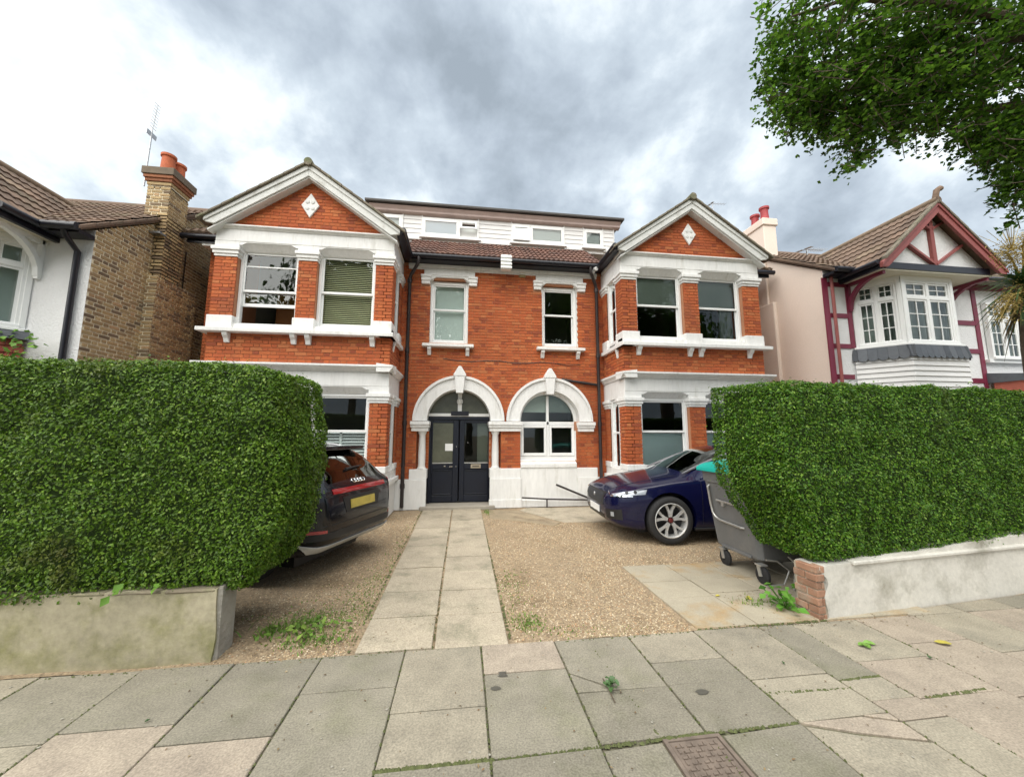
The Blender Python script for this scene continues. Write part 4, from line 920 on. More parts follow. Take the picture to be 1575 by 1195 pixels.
        for x, y, h in ((xc+.21, .20, .44), (xc+.21, .56, .40)):
            MB(Tm).lathe([(.13, 8.05), (.115, 8.10), (.10, 8.30), (.105, 8.05+h-.08), (.135, 8.05+h-.06), (.135, 8.05+h), (.10, 8.05+h), (.095, 8.2)], (x, y, 0), n=16).build('chimney_pot', redpot_m, H, smooth=True)
    else:
        # stock brick side wall
        lim = lambda seg, za, zb: [(max(seg[0], yf+(za-ze+.03)/fw if za > ze-.03 else seg[0]), seg[1])]
        F = lambda u, d, z: (-xc+d, u, z)
        bricks_on('n', sw, [r for r in bond(yf+.0, 4.6, 1.8, 7.6, (), lim, J=.025) if r[2] < ze+fw*3.2], F, (1, 0), proud=.004)
        cb = MB(T).box(xc-.20, xc, -.86, .30, 0, 5.0).box(xc-.20, xc, -.80, -.28, 5.0, 6.4).build('chimney_breast', wm, H)
        F2 = lambda u, d, z: (-xc+.206+d, u, z); F3 = lambda u, d, z: (u, -.866-d, z); F4 = lambda u, d, z: (u, -.806-d, z)
        bricks_on('n', cb, bond(-.86, .30, 1.8, 5.0, J=.025), F2, (1, 0), proud=.007); bricks_on('n', cb, bond(-.80, -.28, 5.0, 7.0, J=.025), F2, (1, 0), proud=.007)
        bricks_on('n', cb, bond(-xc, -xc+.206, 1.8, 5.0, J=.025), F3, (0, -1)); bricks_on('n', cb, bond(-xc, -xc+.206, 5.0, 6.0, J=.025), F4, (0, -1))
        ch = MB(T).box(xc-.20, xc+.24, -.80, -.28, 5.0, 7.1).build('chimney', wm, H)
        bricks_on('n', ch, bond(-xc-.24, -xc+.206, 6.0, 7.1, J=.025), F4, (0, -1))
        cc = mat('red_stock_brick', (.30, .12, .06), .9, tint=.2, var=.25, vscale=20, bump=.3, bscale=100)
        for k, (e_, z0, z1, m_) in enumerate(((.02, 7.06, 7.13, stock_m), (.0, 6.98, 7.03, cc), (.045, 7.13, 7.20, cc), (.07, 7.20, 7.27, cc), (.095, 7.27, 7.43, mat('sooty_stone_cap', (.16, .125, .09), .9, var=.2, vscale=6)))):
            MB(T).box(xc-.20-e_, xc+.24+e_, -.80-e_, -.28+e_, z0, z1).build('chimney_course', m_, ch, bevel=.006)
        for y, h in ((-.70, .40), (-.40, .40)):
            MB(T).lathe([(.13, 7.43), (.125, 7.5), (.115, 7.43+h-.07), (.14, 7.43+h-.05), (.14, 7.43+h), (.105, 7.43+h), (.10, 7.6)], (xc-.02, y, 0), n=16).build('chimney_pot', pot_m, H, smooth=True)
        MB(T).box(xc-.215, xc+.04, -.95, -.78, 5.90, 5.94).build('lead_flashing', alu_m, H)
        MB(T).tube([(xc+.16, yf-.36, ze-.18), (xc+.16, yf-.30, ze-.28), (xc+.17, yf-.07, ze-.45), (xc+.17, yf-.06, 0)], .045, 10).build('downpipe', black_m, H, smooth=True)
        MB(T).tube([(xc-.015, .1, 6.0), (xc-.012, .12, 2.0)], .012, 6).build('cable', pipe_m, H)
        B = MB(T); B.bar((8.6, .02, 6.83), (7.9, .02, 6.83), 1.0, .06, (0, -.57, .82)); B.build('roof_window', alu_m, H)
        MB(T).bar((8.3+dx-.2, yf-.30, ze-.10), (8.3+dx+.05, yf+.25, ze+.30), .10, .03, (0, -.57, .82)).build('lead_flashing', mat('pale_lead', (.6, .55, .54), .6), H)
        flush_bricks('n', stock_m)
nr = thing('neighbour_house', (11, 0, 0), 'white house with maroon half-timbering, pink-cream side wall and a gabled bay window', 'house'); neighbour(1, -1.55, 0, 0, nr)
nl = thing('neighbour_house', (-11, 0, 0), 'white roughcast house with a yellow stock brick side wall and tall brick chimney', 'house'); neighbour(-1, -2.0, -.32, .12, nl)
# ------------------------------------------------------------------ aerials
def yagi(name, base, mast_h, ang, n, label, tilt=0, sc=1.0, vertical=True, lean=(0, 0)):
    t = thing('tv_aerial', base, label, 'aerial')
    b = Vector(base); top = b+Vector((lean[0], lean[1], mast_h)); MB().tube([b, top], .016*sc, 6).build('mast', alu_m, t)
    d = Vector((math.cos(ang)*math.cos(tilt), math.sin(ang)*math.cos(tilt), math.sin(tilt))); q = d.cross(Vector((0, 0, 1)))
    if q.length < .05: q = Vector((1, .25, 0))
    q = q.normalized(); L_ = .75*sc
    a = top-d*.1*sc; e_ = top+d*L_; B = MB(); B.tube([a, e_], .010*sc, 5)
    B.build('boom', alu_m, t)
    B = MB()
    for i in range(n): p = a.lerp(e_, .22+.78*i/(n-1)); B.tube([p-q*.10*sc, p+q*.10*sc], .005*sc, 4)
    tag(B.build('element', alu_m, t), kind='stuff')
    up = q.cross(d).normalized(); B = MB()
    for k in (-1, 1):
        c = a+up*0+q*(.085*sc*k); B.bar(c-d*.06*sc, c+d*.06*sc, .13*sc, .012*sc, up)
    B.build('reflector', alu_m, t); return t
yagi('a', (-7.90, -.82, 7.0), 1.30, 0, 9, 'tall grey television aerial clamped to the brick chimney', tilt=R(86), sc=.85, lean=(.02, 0))
yagi('b', (-12.4, 1.9, 7.2), 1.0, R(170), 5, 'small grey television aerial far off above the tiled roof ridge', tilt=R(30), sc=.8)
yagi('c', (10.2, 1.2, 7.25), .60, R(20), 7, 'long thin television aerial on the roof beside the maroon gable', tilt=R(12), sc=1.5)
yagi('d', (6.75, 1.0, 8.3), .75, R(10), 5, 'tiny television aerial showing over the slope of the nearer brick gable', tilt=R(10), sc=.7)
fb = thing('wall_basket', (10.95, -1.62, 3.3), 'orange and yellow flower basket hung on the white wall beside the shiplap bay', 'flower basket')
B = MB()
for i in range(40):
    p = Vector((10.95+random.gauss(0, .07), -1.70+random.gauss(0, .05), 3.33+random.gauss(0, .09))); B.lathe([(.004, -.03), (.032, 0), (.004, .03)], p, n=5)
B.build('blossom', mat('orange_blossom', (.50, .24, .08), .8, var=.5, vscale=15), fb)
MB().lathe([(.02, 3.13), (.10, 3.22), (.12, 3.28)], (10.95, -1.68, 0), n=10).build('basket', mat('terracotta_basket', (.4, .16, .07), .8), fb)
# ------------------------------------------------------------------ garden walls
wallL_m = mat('mossy_cement_render', (.36, .325, .225), .92, var=.16, vscale=1.6, var2=.14, vscale2=20, bump=.3, bscale=35, stain=(2.6, (.22, .21, .10), .46, .66))
wallR_m = mat('dirty_white_render', (.60, .58, .525), .9, var=.10, vscale=1.4, var2=.08, vscale2=22, bump=.3, bscale=30, stain=(2.1, (.30, .285, .23), .53, .74))
cope_m = mat('cement_coping', (.20, .17, .12), .95, var=.2, vscale=4, var2=.15, vscale2=40, bump=.5, bscale=50, stain=(2, (.16, .17, .08), .5, .7))
gl_ = thing('garden_wall', (-5.4, -5.75, 0), 'low cement-rendered garden wall greened with moss under the hedge on the left', 'wall')
def wavy_wall(name, m, T, L_, h0, h1, th, parent, nseg=46, jag=None):
    """a rendered wall, slightly uneven; T maps (along, across, up)"""
    vs = []; fs = []; nz = 9
    for i in range(nseg+1):
        u = L_*i/nseg; h = h0+(h1-h0)*i/nseg
        ring = [(0, h*k/nz) for k in range(nz+1)]+[(th, h*k/nz) for k in range(nz, -1, -1)]
        for d, z in ring:
            w_ = .012*mn.noise((u*2.3, z*3+d*9, 4.2))+.006*mn.noise((u*9, z*9, 1.2)); uu = u
            if jag and i == nseg: uu = u+jag(z)
            vs.append(T(uu, d-(w_ if d == 0 else 0), z+(w_ if 0 < z else 0)))
    n_ = 2*(nz+1)
    for i in range(nseg):
        for k in range(n_): a = i*n_+k; b = i*n_+(k+1) % n_; fs.append((a, b, b+n_, a+n_))
    fs += [tuple(range(n_)), tuple(range(nseg*n_, (nseg+1)*n_))]
    return MB().add(vs, fs).build(name, m, parent, smooth=True)
wavy_wall('render', wallL_m, lambda u, d, z: (-7.6+u, -5.815-.0*u+d, z-.03), 4.685, .60, .55, .23, gl_, jag=lambda z: .012*math.sin(z*9)-.05*max(0, .25-z))
for k in range(12):
    a = -7.6+k*.39; MB().box(a+.006, min(a+.384, -2.935), -5.82, -5.58, .540-.004*k, .568-.004*k).build('coping_brick', cope_m, gl_, bevel=.012)
B = MB(); B.prismz([(-2.925, -5.80), (-2.895, -5.79), (-2.90, -5.585), (-2.93, -5.585)], -.03, .53); B.build('broken_end', mat('bare_grey_cement', (.33, .31, .27), .95, var=.2, vscale=6, bump=.9, bscale=22, bdist=.02), gl_)
gr_ = thing('garden_wall', (4.8, -5.65, 0), 'low dirty white rendered garden wall with bare red bricks at its end', 'wall')
ax, ay = 2.44, -5.835; bx, by = 9.6, -5.18; dv = Vector((bx-ax, by-ay)); Lr = dv.length; dv.normalize()
TR = lambda u, d, z: (ax+dv.x*u-dv.y*d, ay+dv.y*u+dv.x*d, z-.03)
wavy_wall('render', wallR_m, lambda u, d, z: TR(Lr-u, d, z), Lr, .86, .50, .23, gr_, nseg=60, jag=lambda z: -.05*mn.noise((z*7, 1, 2))-.03*math.sin(z*23))
B = MB(TR); B.prismx([(-.03, .49), (-.03, .53), (.26, .53), (.26, .49)], .35, Lr); B.v = [(x, y, z+.036*((Vector((x-ax, y-ay)).length)/.72)*.1*14/14) for x, y, z in B.v]
B.build('coping', wallR_m, gr_, bevel=.01)
oldb = mat('worn_orange_brick', (.33, .18, .115), .9, tint=.2, var=.2, vscale=9, bump=.5, bscale=60, stain=(7, (.33, .27, .21), .5, .7))
MB(TR).box(-.085, .03, .01, .225, 0, .50).build('brick_core', mat('lime_mortar', (.42, .36, .28), .95, var=.2, vscale=8), gr_)
for r_ in range(7):
    z0 = .005+r_*.073
    if r_ % 2: spec = ((-.10, -.02+.03*random.random(), -.006, .10), (-.102, -.03, .11, .232))
    else: spec = ((-.10, -.045, -.004, .20), (-.038, .012-.03*random.random(), -.005, .10))
    for a, b, c, d in spec:
        B = MB(TR); j = random.uniform(-.006, .006); B.box(a+j, b+j, c+j, d, z0, z0+.063); B.build('brick', oldb, gr_, bevel=.006)
# ------------------------------------------------------------------ leaves
def leaf_mat(name, pal, trans=.35, rough=.45, spec=.28, stain=None):
    return mat(name, None, rough, pal=pal, tint=.28, spec=spec, trans=trans, stain=stain)
privet_m = leaf_mat('privet_leaf', [((.080, .168, .012), 5), ((.11, .215, .015), 4.5), ((.15, .26, .024), 3.4), ((.048, .10, .010), 2.0), ((.21, .31, .045), 1.2)], .28, .36, stain=(1.9, (.10, .085, .02), .56, .78))
privet2_m = leaf_mat('box_privet_leaf', [((.060, .158, .012), 5), ((.09, .205, .015), 4.5), ((.14, .26, .024), 3.6), ((.036, .09, .010), 2.0), ((.20, .32, .045), 1.4)], .28, .34, stain=(1.9, (.06, .06, .015), .58, .78))
lime_m = leaf_mat('street_tree_leaf', [((.058, .138, .013), 5), ((.092, .195, .018), 4), ((.135, .255, .026), 2), ((.032, .08, .010), 3)], .55, .45, spec=.3)
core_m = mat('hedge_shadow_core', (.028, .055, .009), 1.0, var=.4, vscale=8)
bark_m = mat('hedge_wood', (.10, .075, .05), .9, var=.3, vscale=12, bump=.4, bscale=60)
def leaves(pos, nrm, size, shape, jitter=.6, droop=0.0, fold=.35):
    """one folded four-triangle leaf per point; returns verts, faces"""
    n = len(pos); nr = nrm+rng.normal(0, jitter, (n, 3)); nr /= np.linalg.norm(nr, axis=1, keepdims=True)
    d = rng.normal(0, 1, (n, 3)); d[:, 2] -= droop; d -= (d*nr).sum(1, keepdims=True)*nr; d /= np.linalg.norm(d, axis=1, keepdims=True)+1e-9
    s = np.cross(nr, d); L_ = size[:, None]; wd = shape
    base, tip = pos-d*L_*.5, pos+d*L_*.5; mid = pos-nr*L_*.05
    l = pos+s*L_*wd*.5+nr*L_*fold*.25-d*L_*.05; r_ = pos-s*L_*wd*.5+nr*L_*fold*.25-d*L_*.05
    v = np.stack([base, l, tip, r_, mid], 1).reshape(-1, 3); k = (np.arange(n)*5)[:, None, None]
    f = np.array([[0, 1, 4], [1, 2, 4], [2, 3, 4], [3, 0, 4]])[None]+k
    return v, f.reshape(-1, 3)
def hedge(name, label, loc, C0, size, m, dens, ends=(), round_=.16, bulge=.05, lsz=.034, faces='fte', under=0, tops=None):
    """clipped hedge: an uneven rounded box of leaves about a dark core, on a row of stems. C0 = min corner, size; rot handled by F"""
    return None
def clipped(name, label, loc, F, Lx, Ly, z0, z1, m, n_leaf, lsz, shapefn, r=.18, stem0=.2, stem1=.2):
    t = thing(name, loc, label, 'hedge')
    # sample the surface of a rounded box, push it by noise and by shapefn
    P = []; Nn = []
    areas = [(Lx*(z1-z0), 'f'), (Lx*(z1-z0)*.35, 'b'), (Lx*Ly*1.2, 't'), (Ly*(z1-z0)*1.35, 'a'), (Ly*(z1-z0)*1.35, 'c'), (Lx*Ly*.5, 'u')]
    tot = sum(a for a, _ in areas)
    for a, k in areas:
        n = int(n_leaf*a/tot); u, v = rng.random(n), rng.random(n); o1, o0 = np.ones(n), np.zeros(n)
        if k in 'fb': p = np.stack([u*Lx, (o0 if k == 'f' else o1)*Ly, z0+v*(z1-z0)], 1); q = np.tile([0, -1 if k == 'f' else 1, 0], (n, 1))
        elif k in 'tu': p = np.stack([u*Lx, v*Ly, (o1*z1 if k == 't' else o1*z0)], 1); q = np.tile([0, 0, 1 if k == 't' else -1], (n, 1))
        else: p = np.stack([(o0 if k == 'a' else o1)*Lx, u*Ly, z0+v*(z1-z0)], 1); q = np.tile([-1 if k == 'a' else 1, 0, 0], (n, 1))
        P.append(p); Nn.append(q.astype(float))
    P = np.concatenate(P); Nn = np.concatenate(Nn)
    lo = np.array([r, r, z0+r*.6]); hi = np.array([Lx-r, Ly-r, z1-r*.45]); c = np.clip(P, lo, np.maximum(hi, lo+.01)); d = P-c; ln = np.linalg.norm(d, axis=1, keepdims=True)+1e-6
    k = np.minimum(1, r*1.0/ln); Q = c+d*k; Nn = d/ln*.8+Nn*.4
    nz = np.array([.045*mn.noise(Vector(p)*2.2)+.030*mn.noise(Vector(p)*6.5) for p in Q])
    dep = np.abs(rng.normal(0, .030, len(Q)))
    stray = rng.random(len(Q)) < .012
    dep = np.where(stray, -rng.random(len(Q))*.05, dep)
    Q = Q+Nn*(nz-dep)[:, None]; Q = shapefn(Q)
    W = np.array([F(*p) for p in Q]); n0 = np.array(F(0, 0, 0)); ex = np.array(F(1, 0, 0))-n0; ey = np.array(F(0, 1, 0))-n0
    NW = Nn[:, :1]*ex+Nn[:, 1:2]*ey+Nn[:, 2:]*np.array([0, 0, 1.])
    NW = NW*.8+np.array([0, 0, .55]); v, f = leaves(W, NW, lsz*rng.uniform(.6, 1.4, len(W)), .56, jitter=.55, droop=.1)
    tag(mesh_np('foliage', v, f, m, t), kind='stuff')
    # inner shell: the shade between the leaves is put into its dark colour
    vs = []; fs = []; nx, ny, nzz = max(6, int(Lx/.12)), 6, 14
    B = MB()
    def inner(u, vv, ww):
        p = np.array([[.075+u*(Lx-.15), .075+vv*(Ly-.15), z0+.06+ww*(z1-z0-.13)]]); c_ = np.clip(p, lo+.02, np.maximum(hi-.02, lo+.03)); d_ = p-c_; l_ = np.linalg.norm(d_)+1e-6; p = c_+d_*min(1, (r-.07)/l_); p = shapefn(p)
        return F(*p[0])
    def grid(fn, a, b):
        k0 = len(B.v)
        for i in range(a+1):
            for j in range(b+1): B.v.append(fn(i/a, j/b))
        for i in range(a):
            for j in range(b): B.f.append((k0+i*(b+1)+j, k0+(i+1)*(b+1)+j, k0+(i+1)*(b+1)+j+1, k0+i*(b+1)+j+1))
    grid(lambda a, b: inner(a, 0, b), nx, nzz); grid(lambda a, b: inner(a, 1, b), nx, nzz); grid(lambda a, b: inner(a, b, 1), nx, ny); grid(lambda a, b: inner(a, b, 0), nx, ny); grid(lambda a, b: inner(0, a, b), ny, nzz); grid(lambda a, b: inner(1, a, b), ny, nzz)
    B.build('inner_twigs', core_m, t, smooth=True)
    x = stem0
    while x < Lx-stem1:
        y = Ly*random.uniform(.35, .65); p0 = F(x, y, 0); B = MB(); B.tube([p0, F(x+random.uniform(-.05, .05), y, z0*.6), F(x+random.uniform(-.12, .12), y+random.uniform(-.1, .1), z0+.35)], [.03, .024, .014], 6); B.build('stem', bark_m, t)
        x += random.uniform(.28, .5)
    return t
# left hedge: over the left wall, its right-hand end bulging over the gap
def shapeL(Q):
    Q = Q.copy(); x, y, z = Q.T; e_ = np.clip((x-3.8)/1.5, 0, 1)          # x runs 0..L towards the gap
    Q[:, 0] += .10*np.sin(np.clip((z-.5)/1.7, 0, 1)*math.pi)*e_-.20*np.clip((1.15-z)/.7, 0, 1)**1.3*e_
    Q[:, 1] += -.05*np.sin(np.clip((z-.5)/1.8, 0, 1)*math.pi)+.07*e_*np.clip((1.9-z)/1.4, 0, 1)
    Q[:, 2] -= .09*np.clip((x-4.95)/.4, 0, 1)**2*np.clip((z-1.5)/.8, 0, 1)
    return Q
hl = clipped('hedge', 'tall clipped privet hedge over the mossy wall, hiding most of the dark estate car', (-5, -5.3, 0), lambda x, y, z: (-7.9+x, -5.83+y, z), 5.35, 1.0, .47, 2.335, privet_m, 165000, .0265, shapeL, r=.19, stem1=1.3)
def shapeR(Q):
    Q = Q.copy(); x, y, z = Q.T; e_ = np.clip((1.3-x)/1.3, 0, 1)          # x runs from the gap outwards
    Q[:, 0] += -.29*e_*np.clip(y/.75, 0, 1)*np.clip((z-.5)/.7, 0, 1)+.34*e_*np.clip((1.25-z)/.85, 0, 1)**1.25-.03*e_*np.sin(z*5)
    Q[:, 1] += -.05*np.sin(np.clip((z-.5)/1.8, 0, 1)*math.pi)
    low = np.clip((.62-z)/.35, 0, 1)
    Q[:, 2] += -.05*low*e_+.013*np.clip(x-1.2, 0, 9)*low*3.2
    return Q
hr_ = clipped('hedge', 'tall clipped hedge of glossy leaves over the white wall, leaning on the grey bin', (5, -5.4, 0), lambda x, y, z: (2.15+x*dv.x-y*dv.y, -5.84+x*dv.y+y*dv.x, z), 6.8, .78, .50, 2.28, privet2_m, 175000, .0265, shapeR, r=.16, stem0=.75)
# maple-like sprig hanging at the foot of the left hedge
def sprig(name, label, pts, m, cat, size=.07, loc=None, shape=.8, n_per=1):
    t = thing(name, loc or pts[0], label, cat); W = np.array([p for p in pts for _ in range(n_per)], float)+rng.normal(0, size*.35, (len(pts)*n_per, 3)); v, f = leaves(W, np.tile([0., -.6, .6], (len(W), 1)), size*rng.uniform(.7, 1.25, len(W)), shape, .45, .4); tag(mesh_np('leaf', v, f, m, t), kind='stuff'); return t
lightleaf = leaf_mat('young_green_leaf', [((.13, .27, .035), 3), ((.17, .33, .05), 2), ((.09, .2, .03), 1)], .3, .4)
sprig('ivy_sprig', 'pale green ivy leaves hanging out at the foot of the left hedge', [(-3.49+random.uniform(-.12, .14), -5.87, .56+random.uniform(-.07, .05)) for _ in range(7)], lightleaf, 'ivy')
sprig('wall_creeper', 'green creeper sprouting on the red hung tiles of the white house', [(-8.30+random.uniform(-.28, .30), -2.16-random.uniform(0, .2), 3.28+random.uniform(-.30, .14)) for _ in range(46)], lightleaf, 'plant', .09)
nettle = leaf_mat('broad_weed_leaf', [((.10, .26, .035), 3), ((.14, .32, .05), 2), ((.07, .18, .03), 1)], .3, .4)
wd = thing('weed_plant', (2.22, -5.62, 0), 'bright green broad-leaved weed growing at the brick end of the white wall', 'weed')
W = np.array([(2.20+random.gauss(0, .075), -5.60+random.gauss(0, .10), .035+abs(random.gauss(.05, .06))) for _ in range(44)]); v, f = leaves(W, np.tile([0., -.25, 1.], (len(W), 1)), rng.uniform(.05, .11, len(W)), .78, .3, 0)
mesh_np('leaf', v, f, nettle, wd)['kind'] = 'stuff'
B = MB()
for p in W[::4]: B.tube([(2.22, -5.6, 0), tuple(p)], .004, 4)
B.build('stem', nettle, wd)
# grass and moss that nobody could count
grass_m = leaf_mat('grass_blade', [((.13, .25, .04), 4), ((.18, .30, .06), 3), ((.24, .29, .09), 2)], .3, .5)
def blades(n, centre, spread, h, wdt=.006):
    c = np.array([(centre[0]+random.gauss(0, spread[0]), centre[1]+random.gauss(0, spread[1]), -.012) for _ in range(n)]); a = rng.uniform(0, 6.28, n); ln = h*rng.uniform(.4, 1.3, n); lean = rng.normal(0, .5, (n, 2))
    s = np.stack([np.cos(a), np.sin(a), 0*a], 1)*wdt; tip = c+np.stack([lean[:, 0]*ln, lean[:, 1]*ln, ln], 1); mid = (c+tip)/2+np.array([0, 0, .15])*ln[:, None]
    v = np.stack([c-s, c+s, mid+s*.7, mid-s*.7, tip], 1).reshape(-1, 3); k = (np.arange(n)*5)[:, None, None]
    return v, (np.array([[0, 1, 2], [0, 2, 3], [3, 2, 4]])[None]+k).reshape(-1, 3)
Vs, Fs, off = [], [], 0
for cfg in ((230, (-2.42, -5.36), (.10, .08), .05), (260, (-2.28, -5.60), (.14, .07), .026), (420, (-2.4, -5.2), (.24, .09), .018), (500, (-2.1, -4.9), (.2, .4), .013), (160, (-2.68, -5.42), (.06, .07), .05), (420, (-2.2, -5.2), (.22, .18), .02), (340, (-.42, -5.52), (.09, .10), .018), (260, (-.45, -4.7), (.10, .3), .018), (200, (-2.05, -4.4), (.09, .5), .018), (220, (-.45, -.5), (.07, .18), .025), (60, (-1.4, -.10), (.3, .03), .03), (120, (.1, -5.75), (.25, .06), .014), (120, (-1.98, -3), (.06, 1.2), .02), (90, (2.0, -5.45), (.1, .06), .05)):
    v, f = blades(*cfg); Vs.append(v); Fs.append(f+off); off += len(v)
tag(mesh_np('grass', np.concatenate(Vs), np.concatenate(Fs), grass_m), 'short yellow-green grass and weeds sprouting from the gravel', 'grass', kind='stuff')
moss_m = mat('joint_moss', (.105, .12, .045), 1.0, var=.4, vscale=30, bump=.8, bscale=120)
B = MB(); 
def moss_line(a, b, n, w_=.016):
    for i in range(n):
        t = random.random(); x = a[0]+(b[0]-a[0])*t+random.gauss(0, .004); y = a[1]+(b[1]-a[1])*t+random.gauss(0, .004); r_ = random.uniform(.3, 1)*w_; k = len(B.v)
        for j in range(5): an = 1.257*j+random.random(); B.v.append((x+r_*math.cos(an)*1.3, y+r_*math.sin(an), -.006))
        B.v.append((x, y, .004+r_*.25)); B.f += [(k+j, k+(j+1) % 5, k+5) for j in range(5)]
for i, xx in enumerate(XS): moss_line((xx, -5.9), (xx, -7.5), 45, .010)
moss_line((-1.455, -6.97), (-.85, -6.97), 160, .018); moss_line((-.85, -6.98), (.40, -6.955), 170, .014); moss_line((.45, -6.955), (1.03, -6.95), 60, .014); moss_line((1.68, -6.642), (2.0, -6.628), 90, .02); moss_line((-4, -5.9), (2.4, -5.89), 160, .013); moss_line((2.05, -6.86), (2.6, -6.84), 60, .016); moss_line((1.05, -6.69), (1.64, -6.72), 60)
for k in range(10): moss_line((-1.86, -5.86+.578*k), (-.62, -5.87+.578*k), 26, .009)
moss_line((-1.24, -5.85), (-1.26, -.2), 150, .009); moss_line((-.60, -5.85), (-.60, -.2), 160, .014); moss_line((-1.90, -5.85), (-1.93, -.2), 120, .013); moss_line((.05, -5.9), (.13, -6.95), 20, .01); moss_line((1.09, -5.86), (2.4, -5.85), 90, .014); moss_line((.15, -6.962), (.45, -6.955), 60, .02)
tag(B.build('moss', moss_m, fixn=False), 'green moss filling the joints between the paving slabs', 'moss', kind='stuff')
# gravel: loose stones over the bed
peb = mat('gravel_stone', None, .9, pal=[((.45, .345, .21), 5), ((.36, .27, .165), 4), ((.58, .49, .35), 2.6), ((.25, .18, .115), 3), ((.40, .235, .125), 1.4)], tint=.25)
n = 90000; d_ = rng.random(n)**1.3; yy = -5.85+d_*5.4; xx = rng.uniform(-3.3, 3.4, n)
keep = ~((xx > -1.93) & (xx < -.58)) & ~((xx > 1.06) & (yy < -4.2)) & ~((xx > .45) & (yy > -1.6)) & ~((xx < -2.55) & (yy < -5.25) & (rng.random(n) < .75)); keep &= np.array([(mn.noise((a*.85, b*.85, 7.3)) > -.16) or random.random() < .35 for a, b in zip(xx, yy)]); xx, yy = xx[keep], yy[keep]; n = len(xx)
r_ = rng.uniform(.0045, .0105, n)*(1+.3*(yy+5.85)/5); zz0 = np.array([gz(a, b) for a, b in zip(xx, yy)])
a = rng.uniform(0, 6.28, n); ca, sa = np.cos(a), np.sin(a)
oct_ = np.array([(1, 0, 0), (0, .75, 0), (-1, 0, 0), (0, -.75, 0), (.1, .1, .6), (0, 0, -.5)]); F8 = np.array([(0, 1, 4), (1, 2, 4), (2, 3, 4), (3, 0, 4)])
o_ = oct_[None]+rng.normal(0, .12, (n, 6, 3)); x2 = o_[..., 0]*ca[:, None]-o_[..., 1]*sa[:, None]; y2 = o_[..., 0]*sa[:, None]+o_[..., 1]*ca[:, None]
v = np.stack([xx[:, None]+x2*r_[:, None], yy[:, None]+y2*r_[:, None], zz0[:, None]+.002+o_[..., 2]*r_[:, None]], -1).reshape(-1, 3)
f = (F8[None]+(np.arange(n)*6)[:, None, None]).reshape(-1, 3)
tag(mesh_np('gravel', v, f, peb), 'golden gravel stones lying loose over the drive', 'gravel', kind='stuff')
# fallen leaves and a twig on the pavement
def fallen(x, y, sz, m, label, n_=1, rot=0):
    t = thing('fallen_leaf', (x, y, 0), label, 'fallen leaf', 'leaves fallen on the pavement'); B = MB()
    for i in range(n_):
        cx0, cy0 = x+random.gauss(0, sz*.5)*(n_ > 1), y+random.gauss(0, sz*.3)*(n_ > 1); an = rot+i*1.3; d = Vector((math.cos(an), math.sin(an), 0)); s__ = Vector((-d.y, d.x, 0)); c = Vector((cx0, cy0, .008)); L_ = sz
        pr_ = [(-.5, 0), (-.25, .24), (.05, .30), (.3, .18), (.5, 0), (.3, -.18), (.05, -.30), (-.25, -.24)]; k = len(B.v)
        B.v += [tuple(c+d*(p*L_)+s__*(q*L_)+Vector((0, 0, .012*abs(q)*2+random.uniform(0, .008)))) for p, q in pr_]+[tuple(c)]; B.f += [(k+j, k+(j+1) % 8, k+8) for j in range(8)]
    B.build('leaf_blade', m, t); return t
yl = mat('yellow_leaf', (.42, .36, .06), .6, var=.3, vscale=30); gl2 = mat('green_fallen_leaf', (.16, .30, .05), .5, var=.3, vscale=30); dl = mat('dark_fallen_leaf', (.05, .11, .03), .5, var=.3, vscale=30)
fallen(2.34, -6.27, .09, gl2, 'torn pale green leaf lying on the pinkish slabs by the white wall', 3)
fallen(2.62, -6.50, .055, dl, 'small dark green leaf lying flat on a pink slab', 1, .4)
fallen(2.98, -6.34, .12, yl, 'long thin yellow leaf lying on the slabs below the white wall', 1, 2.7)
fallen(1.73, -5.25, .06, yl, 'yellowing leaf on the rust-stained slab before the grey bin', 1, .2)
fallen(2.02, -5.37, .07, yl, 'curled yellow leaf beside the rear castor of the grey bin', 2, 1)
fallen(1.42, -6.42, .035, dl, 'tiny dark scrap of leaf on the broken buff slab', 1, 1)
fallen(-2.89, -6.45, .03, dl, 'tiny curled green leaf on the grey slab below the mossy wall', 1, 1)
tw = thing('fallen_twig', (0, -6.52, 0), 'broken twig with dark green leaves lying on a grey slab', 'twig')
MB().tube([(-.02, -6.66, .008), (-.015, -6.55, .012), (-.01, -6.42, .01)], .004, 5).build('stem', bark_m, tw)
W = np.array([(.03+random.gauss(0, .03), -6.50+random.gauss(0, .03), .02+.02*random.random()) for _ in range(14)]); v, f = leaves(W, np.tile([0, 0, 1.], (14, 1)), rng.uniform(.04, .07, 14), .6, .3)
mesh_np('leaf', v, f, mat('dark_fallen_leaf', (0, 0, 0)), tw)['kind'] = 'stuff'
deb = mat('leaf_litter', None, .9, pal=[((.16, .10, .05), 3), ((.24, .17, .08), 2), ((.10, .07, .04), 2), ((.34, .27, .16), 1)], tint=.2)
W = np.concatenate([np.stack([rng.uniform(1.4, 3.6, 150), rng.normal(-5.90, .05, 150), np.full(150, .006)], 1), np.stack([rng.normal(2.15, .2, 140), rng.normal(-5.35, .14, 140), np.full(140, .006)], 1), np.stack([rng.uniform(-2.9, -1.9, 160), rng.normal(-5.72, .12, 160), np.full(160, .0)], 1), np.stack([rng.uniform(-3, 4, 200), rng.uniform(-7.3, -5.9, 200), np.full(200, .006)], 1), np.stack([rng.uniform(-1.85, -.6, 120), rng.normal(-5.5, .25, 120), np.full(120, .006)], 1)])
v, f = leaves(W, np.tile([0, 0, 1.], (len(W), 1)), rng.uniform(.006, .026, len(W)), .5, .25); tag(mesh_np('leaf_litter', v, f, deb), 'scraps of dry leaf and bud scale scattered over the paving', 'litter', kind='stuff')
